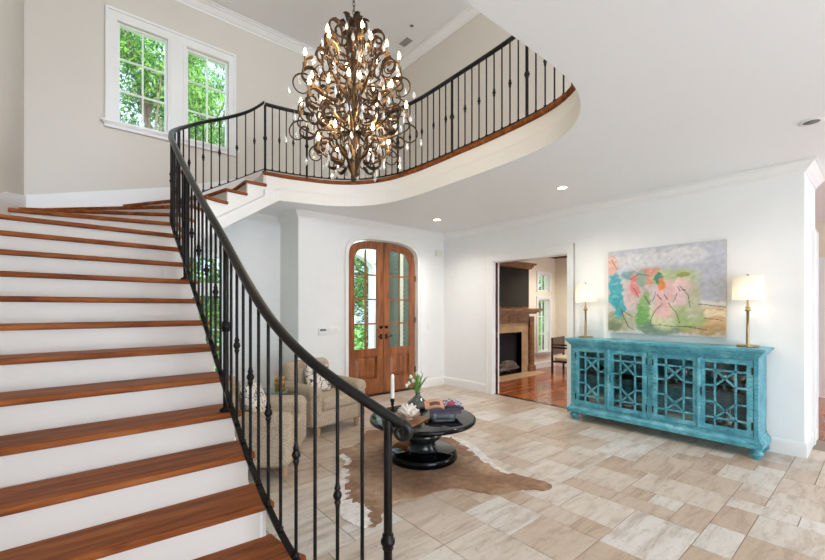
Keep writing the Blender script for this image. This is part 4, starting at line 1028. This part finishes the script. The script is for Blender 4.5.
# things behind the lattice
def inside(name, prof, y, z, m_, label, cat, x=5.2, group=None, n=16):
    o = MB().lathe(prof, n=n).build(name, m_, None, (x, y, z)); return tag(o, label, cat, group)
goblet = [(.03, 0), (.031, .003), (.005, .008), (.004, .07), (.02, .085), (.032, .11), (.034, .14), (.030, .17), (.029, .17), (.03, .14), (.0, .09)]
silver = mat('silver', (190, 190, 186), .25, .8); cream_c = mat('cream_ceramic', (216, 206, 190), .4)
inside('serving_bowl', [(.05, 0), (.06, .01), (.13, .08), (.135, .085), (.125, .085), (.05, .02), (0, .018)], 2.48, .616, silver, 'silver bowl on the shelf behind the leftmost lattice door', 'bowl')
inside('ceramic_jar', [(.06, 0), (.09, .03), (.1, .08), (.08, .13), (.05, .15), (.052, .16), (0, .162)], 2.45, .201, cream_c, 'squat cream jar at the bottom behind the leftmost lattice door', 'jar')
inside('pillar_candle', [(.045, 0), (.045, .2), (.04, .205), (0, .2)], 1.83, .201, M['candle'], 'tall cream pillar candle at the bottom behind the second lattice door', 'candle')
inside('glass_bowl', [(.04, 0), (.1, .05), (.11, .09), (.1, .09), (.04, .02), (0, .015)], 2.07, .201, silver, 'grey bowl at the bottom behind the second lattice door', 'bowl')
for i, y in enumerate((1.62, 1.54, 1.46, 1.38)): inside('goblet', goblet, y, .616, silver, 'stemmed goblet in a row on the shelf behind the third lattice door', 'goblet', group='goblets behind the third door')
inside('platter_stack', [(.08, 0), (.14, .02), (.145, .06), (.13, .065), (0, .06)], 1.50, .201, cream_c, 'stack of cream platters at the bottom behind the third lattice door', 'platters')
for i, y in enumerate((1.18, 1.10, 1.02, .94)): inside('goblet', goblet, y, .616, silver, 'stemmed goblet in a row on the shelf behind the rightmost lattice door', 'goblet', x=5.17, group='goblets behind the rightmost door')
inside('decanter', [(.05, 0), (.055, .05), (.05, .12), (.018, .16), (.016, .2), (.022, .21), (0, .211)], 1.06, .201, silver, 'grey decanter at the bottom behind the rightmost lattice door', 'decanter')
# table lamps
def lamp(y, r, label, zb=1.0655):
    L = empty('table_lamp', (5.2, y, zb), 0, label, 'table lamp', 'brass table lamps')
    MB().lathe([(.088, 0), (.09, .004), (.09, .018), (.085, .022), (.02, .026)], n=32).build('base', M['brass'], L)
    MB().lathe([(.018, .022), (.015, .04), (.013, .2), (.012, .36), (.02, .365), (.03, .375), (.02, .382), (.014, .386), (.024, .40), (.012, .41), (.008, .48)], n=16).build('pole', M['brass'], L)
    s = MB(); s.lathe([(r, .478), (r * .95, .715)], n=40); s.f = s.f[:-2]; s.sm = s.sm[:-2]; s.mi = s.mi[:-2]
    s.lathe([(r - .003, .478), (r * .95 - .003, .715)], n=40); s.f = s.f[:-2]; s.sm = s.sm[:-2]; s.mi = s.mi[:-2]
    s.build('lamp_shade', M['shade'], L)
    MB().lathe([(.008, .48), (.012, .50), (.03, .56), (.028, .585), (.0, .60)], n=14).build('bulb', M['lens'], L)
    f = MB(); f.lathe([(.004, .60), (.004, .72), (.009, .725), (.009, .735), (.0, .74)], n=8); f.box(-r * .94, r * .94, -.002, .002, .700, .704); f.box(-.002, .002, -r * .94, r * .94, .700, .704); f.build('finial', M['brass'], L)
    light('lamp_light', 'POINT', (0, 0, .55), 2.2, L, color=(1, .82, .62), shadow_soft_size=.035)
    return L
lamp(.915, .127, 'brass table lamp with white drum shade, right end of the sideboard')
lamp(2.60, .130, 'brass table lamp with white drum shade, left end of the sideboard by the opening')

# ------------------------------------------------------------------ abstract canvas
AY0, AY1, AZ0, AZ1 = 1.13, 2.38, 1.14, 2.205
pt = empty('painting', (XR - .005, (AY0 + AY1) / 2, AZ0), 0, 'large unframed abstract canvas of pink and green figures above the sideboard', 'painting')
nn, mm = 200, 170; m = MB(); vv = []; W, H = AY1 - AY0, AZ1 - AZ0
for i in range(nn + 1):
    for j in range(mm + 1): vv.append((-.042, -W / 2 + W * i / nn, H * j / mm))
m.add(vv, [(i * (mm + 1) + j, (i + 1) * (mm + 1) + j, (i + 1) * (mm + 1) + j + 1, i * (mm + 1) + j + 1) for i in range(nn) for j in range(mm)])
o = m.build('painted_face', M['paint'], pt)
def C(*c): return Vector(s2l(c))
shapes = [  # kind, cx, cy (0..1 from left/top), rx, ry, colour, softness
    ('e', .5, .22, .9, .30, (196, 198, 206), .5), ('e', .75, .35, .3, .25, (188, 190, 200), .5), ('e', .35, .13, .35, .09, (214, 212, 212), .5), ('e', .72, .13, .16, .09, (222, 220, 220), .4),
    ('e', .9, .55, .25, .12, (186, 188, 198), .4), ('e', .93, .68, .3, .06, (222, 214, 204), .4), ('e', .92, .84, .32, .15, (206, 166, 112), .35), ('e', .92, .76, .3, .03, (226, 208, 176), .5), ('e', .85, .93, .25, .05, (176, 140, 92), .5),
    ('e', .20, .60, .18, .30, (212, 204, 198), .4), ('e', .30, .50, .14, .25, (206, 180, 176), .5), ('e', .15, .85, .16, .14, (176, 172, 140), .5), ('e', .07, .84, .10, .12, (150, 156, 120), .4),
    ('e', .07, .48, .07, .21, (38, 158, 170), .25), ('e', .11, .68, .055, .15, (52, 160, 168), .3), ('e', .045, .17, .055, .13, (224, 176, 156), .3),
    ('e', .24, .31, .11, .05, (112, 160, 160), .35), ('e', .26, .42, .045, .13, (220, 128, 126), .35), ('e', .38, .34, .10, .10, (206, 138, 112), .4), ('e', .45, .30, .07, .07, (214, 150, 130), .4), ('e', .33, .36, .05, .10, (140, 170, 150), .4),
    ('e', .34, .80, .07, .17, (98, 160, 72), .35), ('e', .36, .62, .04, .14, (140, 178, 110), .4), ('e', .48, .93, .18, .08, (112, 136, 112), .35), ('e', .62, .38, .2, .12, (184, 192, 140), .5),
    ('e', .52, .64, .07, .14, (232, 178, 176), .3), ('e', .52, .78, .13, .16, (206, 206, 158), .3), ('e', .51, .72, .08, .10, (230, 180, 178), .5), ('e', .56, .50, .10, .12, (226, 180, 178), .5),
    ('e', .70, .62, .10, .22, (228, 192, 190), .4), ('e', .72, .80, .12, .14, (160, 178, 116), .45), ('e', .76, .64, .06, .2, (186, 184, 150), .5),
    ('e', .485, .37, .045, .07, (60, 128, 112), .2), ('e', .50, .43, .033, .07, (226, 138, 60), .2), ('e', .67, .42, .04, .06, (232, 196, 190), .25), ('e', .68, .335, .06, .03, (150, 158, 72), .25), ('e', .05, .92, .08, .06, (120, 130, 96), .5)]
strokes = [((.66, .46), (.72, .56), .006), ((.72, .56), (.74, .70), .005), ((.63, .54), (.60, .64), .005), ((.22, .36), (.30, .30), .006), ((.30, .30), (.40, .33), .006), ((.04, .10), (.085, .22), .005), ((.60, .90), (.78, .90), .005), ((.25, .46), (.30, .58), .006), ((.84, .80), (.98, .83), .006), ((.70, .90), (.86, .93), .006), ((.47, .55), (.50, .60), .008), ((.53, .55), (.55, .60), .007), ((.50, .64), (.43, .76), .005), ((.43, .76), (.40, .88), .006), ((.56, .64), (.62, .74), .006), ((.62, .74), (.65, .86), .006), ((.80, .655), (1.0, .69), .007), ((.12, .70), (.20, .92), .008), ((.20, .92), (.26, .96), .007), ((.13, .72), (.24, .80), .007), ((.40, .89), (.62, .90), .005), ((.455, .52), (.42, .62), .005), ((.645, .47), (.66, .51), .005), ((.66, .51), (.70, .50), .005), ((.36, .56), (.40, .66), .008)]
def paintc(i, c):
    u = 1 - (c.y + W / 2) / W; v = 1 - c.z / H
    n1 = noise.noise(Vector((u * 9, v * 9, 0))); n2 = noise.noise(Vector((u * 26, v * 26, 3))); n3 = noise.noise(Vector((u * 22 + v * 9, v * 26, 7))); uu, vv_ = u + n1 * .03 + n2 * .018 + n3 * .004, v + n2 * .02 + n1 * .025
    col = C(206, 200, 196)
    for _, cx, cy, rx, ry, cc, sf in shapes:
        d = math.hypot((uu - cx) / rx, (vv_ - cy) / ry); a = max(0, min(1, (1 + sf * .5 - d) / sf))
        if a > 0: col = col.lerp(C(*cc), a * .92)
    col = col * (1 + n2 * .16 + n1 * .08 + n3 * .07)
    if n3 + n1 * .5 > .42: col = col.lerp(C(228, 222, 216), .15)
    col = col.lerp(C(190, 186, 180), .05)
    for p, q_, w in strokes:
        px_, py_ = u + n1 * .012 - p[0], v + n1 * .01 - p[1]; dx_, dy_ = q_[0] - p[0], q_[1] - p[1]; t = max(0, min(1, (px_ * dx_ + py_ * dy_) / (dx_ * dx_ + dy_ * dy_)))
        if math.hypot(px_ - t * dx_, py_ - t * dy_ ) < w * .8: col = col.lerp(C(92, 84, 74), .7)
    return tuple(max(0, x) for x in col)
set_tint(o, paintc)
m = MB(); m.box(-.0415, 0, -W / 2, W / 2, 0, H); m.build('canvas_edge', mat('raw_canvas', (190, 180, 164), .8), pt)

# ------------------------------------------------------------------ family room
FY = 5.3
fp = empty('fireplace', (7.2, FY, 0), 0, 'wood-mantel fireplace with tan stone surround in the room beyond the opening', 'fireplace')
def F(x0, x1, y0, y1, z0, z1, mb): mb.box(x0 - 7.2, x1 - 7.2, y0 - FY, y1 - FY, z0, z1)
m = MB(); F(6.3, 6.47, 5.28, 5.49, 0, 1.28, m); F(7.95, 8.12, 5.28, 5.49, 0, 1.28, m); F(6.27, 6.5, 5.26, 5.49, 0, .14, m); F(7.92, 8.15, 5.26, 5.49, 0, .14, m)
F(6.33, 6.44, 5.265, 5.28, .2, 1.1, m); F(7.98, 8.09, 5.265, 5.28, .2, 1.1, m); F(6.47, 7.95, 5.30, 5.49, 1.13, 1.34, m); F(6.55, 7.1, 5.285, 5.30, 1.17, 1.30, m); F(7.18, 7.45, 5.285, 5.30, 1.17, 1.30, m); F(7.5, 7.9, 5.285, 5.30, 1.17, 1.30, m)
m.build('surround', M['mantel'], fp)
m = MB(); F(6.26, 8.15, 5.24, 5.49, 1.34, 1.37, m); F(6.22, 8.19, 5.20, 5.49, 1.37, 1.41, m); F(6.17, 8.24, 5.14, 5.49, 1.41, 1.46, m); m.build('mantel_shelf', M['mantel'], fp)
m = MB(); F(6.47, 6.72, 5.33, 5.48, 0, 1.13, m); F(7.70, 7.95, 5.33, 5.48, 0, 1.13, m); F(6.72, 7.70, 5.33, 5.48, .93, 1.13, m); m.build('stone_facing', M['stone'], fp)
m = MB(); F(6.72, 7.70, 5.47, 5.49, 0, .93, m); F(6.70, 6.72, 5.34, 5.49, 0, .93, m); F(7.70, 7.72, 5.34, 5.49, 0, .93, m); m.build('firebox', M['soot'], fp)
m = MB(); F(6.3, 8.2, 4.98, 5.33, .0, .015, m); m.build('hearth', M['hearth'], fp)
rr = random.Random(2)
lg = empty('log_set', (7.3, 5.40, .016), 0, 'heap of grey gas logs on a grate inside the firebox', 'logs')
m = MB()
for xx in (-.3, -.1, .1, .3): m.box(xx - .008, xx + .008, -.055, .055, .05, .066); m.box(xx - .008, xx + .008, -.055, -.039, 0, .05)
m.build('grate', M['darkbronze'], lg)
for k in range(7):
    a = rr.uniform(-.25, .25); x0, z = rr.uniform(-.18, .12), .10 + .05 * (k // 2)
    MB().tube([(x0 - .2, a * .1, z), (x0, -.01, z + .015), (x0 + .22, -a * .1, z + a * .12)], [.035, .042, .033], 9).build('log', M['log'], lg)
tv = empty('television', (7.2, 5.40, 1.5), 0, 'large dark flat television above the wooden mantel', 'television')
m = MB(); m.box(-.85, .85, -.02, .02, 0, .87); m.build('screen_frame', M['tv'], tv); m = MB(); m.box(-.835, .835, -.023, -.0205, .015, .855); m.build('screen', M['tv'], tv)
ov = MB(); ov.box(6.3, 8.1, 5.42, 5.49, 1.46, 2.38); 
ob = empty('overmantel', (7.2, 5.46, 1.461), 0, 'brown wooden overmantel panel with corniced top around the television', 'overmantel')
m = MB(); m.box(-.92, .92, -.03, .03, 0, .92); m.build('panel', M['mantel'], ob)
m = MB(); m.box(-.96, .96, -.09, .03, .92, .96); m.box(-.99, .99, -.12, .03, .96, 1.01); m.box(-1.03, 1.03, -.17, .03, 1.01, 1.05); m.build('cornice', M['mantel'], ob)
# dark chair
dc = empty('occasional_chair', (8.62, 4.70, 0), math.radians(10), 'dark mahogany chair with cream cushion in the room beyond the opening', 'chair')
for sx in (-.36, .36):
    for sy in (-.25, .25): MB().box(sx - .02, sx + .02, sy - .02, sy + .02, 0, .80 if sy > 0 else .56).build('leg', M['mahog'], dc)
m = MB(); m.box(-.34, .34, .235, .265, .40, .80); m.build('backrest', M['mahog'], dc)
m = MB(); m.box(-.38, -.34, -.27, .27, .56, .60); m.box(.34, .38, -.27, .27, .56, .60); m.build('armrest', M['mahog'], dc)
m = MB(); m.box(-.34, .34, -.25, .235, .24, .28); m.build('seat', M['mahog'], dc)
MB().rbox((0, -.01, .325), (.66, .46, .09), .035, 4).build('cushion', M['creamcush'], dc)

# ------------------------------------------------------------------ small wall and ceiling fittings
th = empty('thermostat', (2.845, YD, 1.06), 0, 'white thermostat panel on the wall left of the double doors', 'thermostat')
MB().rbox((0, -.012, .05), (.15, .022, .11), .008, 2).build('case', M['white'], th); MB().box(-.05, .05, -.025, -.023, .055, .09).build('display', M['grey'], th)
kp = empty('switch_panel', (3.03, YD, 1.065), 0, 'white four-gang light switch plate beside the thermostat', 'switch')
MB().rbox((0, -.005, .055), (.20, .010, .11), .004, 2).build('plate', M['white'], kp)
for k in range(4): MB().box(-.08 + .045 * k - .0, -.08 + .045 * k + .022, -.016, -.0105, .03, .08).build('rocker', M['trim'], kp)
kp = empty('light_switch', (5.03, YD, 1.08), 0, 'single white light switch right of the double doors', 'switch')
MB().rbox((0, -.005, .055), (.075, .010, .115), .004, 2).build('plate', M['white'], kp); MB().box(-.014, .014, -.015, -.0105, .03, .08).build('rocker', M['trim'], kp)
o = MB().rbox((0, -.02, 0), (.16, .04, .11), .008, 2).build('door_chime', mat('chime_cream', (226, 224, 212), .5), None, (5.27, YD, 2.51)); tag(o, 'small cream door chime box high on the wall near the corner', 'door chime')
def can(x, y, z, label, power=14, r=.05, lit=True):
    c = empty('recessed_light', (x, y, z), 0, label, 'ceiling light', 'recessed ceiling lights')
    m = MB(); m.lathe([(r, -.001), (r + .022, -.003), (r + .022, -.007), (r, -.005)], n=28); m.f = m.f[:-2]; m.sm = m.sm[:-2]; m.mi = m.mi[:-2]; m.build('trim_ring', M['white'], c)
    MB().lathe([(r, -.002), (r, -.0045), (0, -.0046)], n=24).build('lens', M['lens'] if lit else M['grey'], c)
    if power: light('downlight', 'SPOT', (0, 0, -.03), power, c, color=(1, .95, .88), spot_size=2.6, spot_blend=.9, shadow_soft_size=.06)
    return c
can(4.43, 4.67, ZC, 'lit recessed ceiling light nearest the front doors corner', 50)
can(4.40, 2.485, ZC, 'lit recessed ceiling light in front of the cased opening and painting', 45)
can(4.32, .38, ZC, 'recessed ceiling light at the right edge, above the end of the right wall', 18, lit=False)
can(3.88, 4.645, ZU, 'unlit recessed fitting in the upper ceiling right of the chandelier', 0, .03, False)
can(8.35, 4.35, ZC, 'recessed light in the ceiling of the room beyond the opening', 95)
vt = empty('air_vent', (4.0, 5.0, ZU), 0, 'grey ceiling air vent in the upper ceiling', 'vent')
MB().box(-.12, .12, -.14, .14, -.008, -.001).build('frame', M['white'], vt)
m = MB()
for k in range(7): m.box(-.02, .10, -.11 + k * .03, -.095 + k * .03, -.014, -.0082)
m.build('louvre', M['grey'], vt)

# ------------------------------------------------------------------ outdoors
gl = MB(); gl.box(-14, 34, 8.0, 40, -.6, -.45); o = gl.build('lawn', M['grass']); o['kind'] = 'structure'
gl = MB(); gl.box(-1, 9.5, YW + .15, 8.0, -.3, -.08); gl.box(2.6, 9.5, 5.69, YW + .15, -.3, -.02); o = gl.build('porch_floor', mat('porch_stone', (190, 184, 174), .7, var=.1)); o['kind'] = 'structure'
def pcol(x, y, label):
    c = empty('porch_column', (x, y, -.08), 0, label, 'column', 'porch columns')
    MB().box(-.14, .14, -.14, .14, 0, .25).build('base', M['column'], c); MB().box(-.11, .11, -.11, .11, .25, 2.55).build('shaft', M['column'], c); MB().box(-.15, .15, -.15, .15, 2.55, 2.7).build('capital', M['column'], c)
pcol(5.18, 7.5, 'white porch column seen through the left leaf of the front door')
pb = MB(); pb.plate([(3.4, 3.0), (3.4, 2.3)] + [(3.55 + 1.55 * .5 * (1 - math.cos(PI * k / 16)), 2.25 + .42 * math.sin(PI * k / 16)) for k in range(17)] + [(5.3, 2.3), (5.3, 3.0)], [], wallY(7.4), .2); o = pb.build('porch_arch', M['column']); o['kind'] = 'structure'
sw = empty('porch_shutter', (5.62, 6.6, 0), 0, 'green louvred shutter wall seen through the right leaf of the front door', 'shutter')
m = MB(); m.box(0, .08, -.75, 1.2, -.05, 2.9); m.build('backing', M['siding'], sw)
m = MB()
for k in range(30): m.box(-.02, .0, -.70, 1.1, .0 + k * .095, .07 + k * .095)
m.build('louvres', M['siding'], sw)
m = MB(); m.box(-.03, .0, -.22, -.10, -.05, 2.9); m.box(-.03, .0, .40, .52, -.05, 2.9); m.build('stile', mat('tan_stile', (196, 186, 160), .6), sw)
def tree(x, y, z, h, r, n, label, name='tree', seed=1, low=.35, group='trees outside the front windows', bright=1.0):
    rr = random.Random(seed); t = empty(name, (x, y, z), 0, label, 'tree' if name == 'tree' else 'shrub', group)
    tk = MB()
    if low > .1:
        tk.tube([(0, 0, 0), (.1, 0, h * .4), (-.05, .1, h * .75)], [.16, .12, .05], 10)
        for k in range(7):
            a = rr.random() * 6.3; z0 = h * rr.uniform(.3, .65); tk.tube([(0, 0, z0), (math.cos(a) * r * .35, math.sin(a) * r * .35, z0 + h * .12), (math.cos(a) * r * .75, math.sin(a) * r * .75, z0 + h * .25)], [.06, .04, .015], 7)
        tk.build('trunk', M['bark'], t)
    m = MB(); cl = [(rr.uniform(-1, 1) * r * .75, rr.uniform(-1, 1) * r * .75, h * rr.uniform(low, .95), r * rr.uniform(.25, .45)) for _ in range(44)]
    cols = []
    for _ in range(n):
        c = rr.choice(cl); d = Vector((rr.gauss(0, 1), rr.gauss(0, 1), rr.gauss(0, .8))); d.normalize(); p = Vector(c[:3]) + d * c[3] * rr.random() ** .4
        u = Vector((rr.gauss(0, 1), rr.gauss(0, 1), rr.gauss(0, 1))).normalized(); w = u.orthogonal().normalized(); sz = rr.uniform(.055, .10)
        m.add([p - u * sz, p + w * sz * .5, p + u * sz, p - w * sz * .5], [(0, 1, 2, 3)]); k = rr.random()
        base = [(.09, .22, .04), (.16, .34, .06), (.30, .46, .12), (.04, .12, .03)][min(3, int(k * 4))]; cols.append(tuple(v * bright for v in base))
    o = m.build('foliage', M['leaf'], t); set_tint(o, lambda i, c: cols[i])
tree(1.6, 14.4, -.5, 13, 2.1, 30000, 'leafy green tree seen through the left upper window', seed=1)
tree(4.6, 19.5, -.5, 16, 2.3, 30000, 'leafy green tree seen through the right upper window', seed=2)
tree(8.4, 12.5, -.5, 6.5, 1.7, 14000, 'green tree seen through the left leaf of the front door', seed=3, low=.12)
tree(2.5, 10.3, -.5, 3.8, 1.6, 12000, 'dense green shrub seen through the lower window behind the stairs', 'shrub', 4, .05)
tree(15.8, 9.8, -.5, 5.0, 1.8, 9000, 'green tree outside the window of the room beyond the opening', seed=5, low=.12)

# ------------------------------------------------------------------ light, camera
w = bpy.data.worlds.new('sky'); sc.world = w; w.use_nodes = True; nt = w.node_tree; bg = nt.nodes['Background']
tc = nt.nodes.new('ShaderNodeTexCoord'); sp = nt.nodes.new('ShaderNodeSeparateXYZ'); nt.links.new(tc.outputs['Generated'], sp.inputs[0])
r = nt.nodes.new('ShaderNodeValToRGB'); mr = nt.nodes.new('ShaderNodeMapRange'); mr.inputs[1].default_value = -1; mr.inputs[2].default_value = 1
nt.links.new(sp.outputs['Y'], mr.inputs[0]); nt.links.new(mr.outputs[0], r.inputs['Fac'])
e = r.color_ramp.elements; e[0].position = .35; e[0].color = (.79, .905, 1.05, 1); e[1].position = .75; e[1].color = (.15, .20, .26, 1)
nt.links.new(r.outputs['Color'], bg.inputs['Color']); bg.inputs['Strength'].default_value = 4.9
sun = light('sun', 'SUN', (0, -10, 20), 2.0, None, angle=.02, color=(1, .98, .95))
sun.rotation_euler = (math.radians(38), 0, math.radians(-10))
cam = bpy.data.cameras.new('camera'); co2 = bpy.data.objects.new('camera', cam); COL.objects.link(co2)
cam.sensor_width = 36; cam.lens = 36 * 399 / 825; cam.shift_y = 29 / 825; cam.clip_start = .02
co2.location = (0, 0, 1.45); co2.rotation_euler = (PI / 2, 0, math.radians(-39.98)); sc.camera = co2
vs = sc.view_settings; vs.view_transform = 'Standard'; vs.look = 'None'; vs.gamma = 1; vs.use_curve_mapping = False; vs.exposure = 0.76
cy = sc.cycles; cy.use_denoising = True; cy.max_bounces = 10; cy.diffuse_bounces = 5; cy.transparent_max_bounces = 16; cy.sample_clamp_indirect = 6
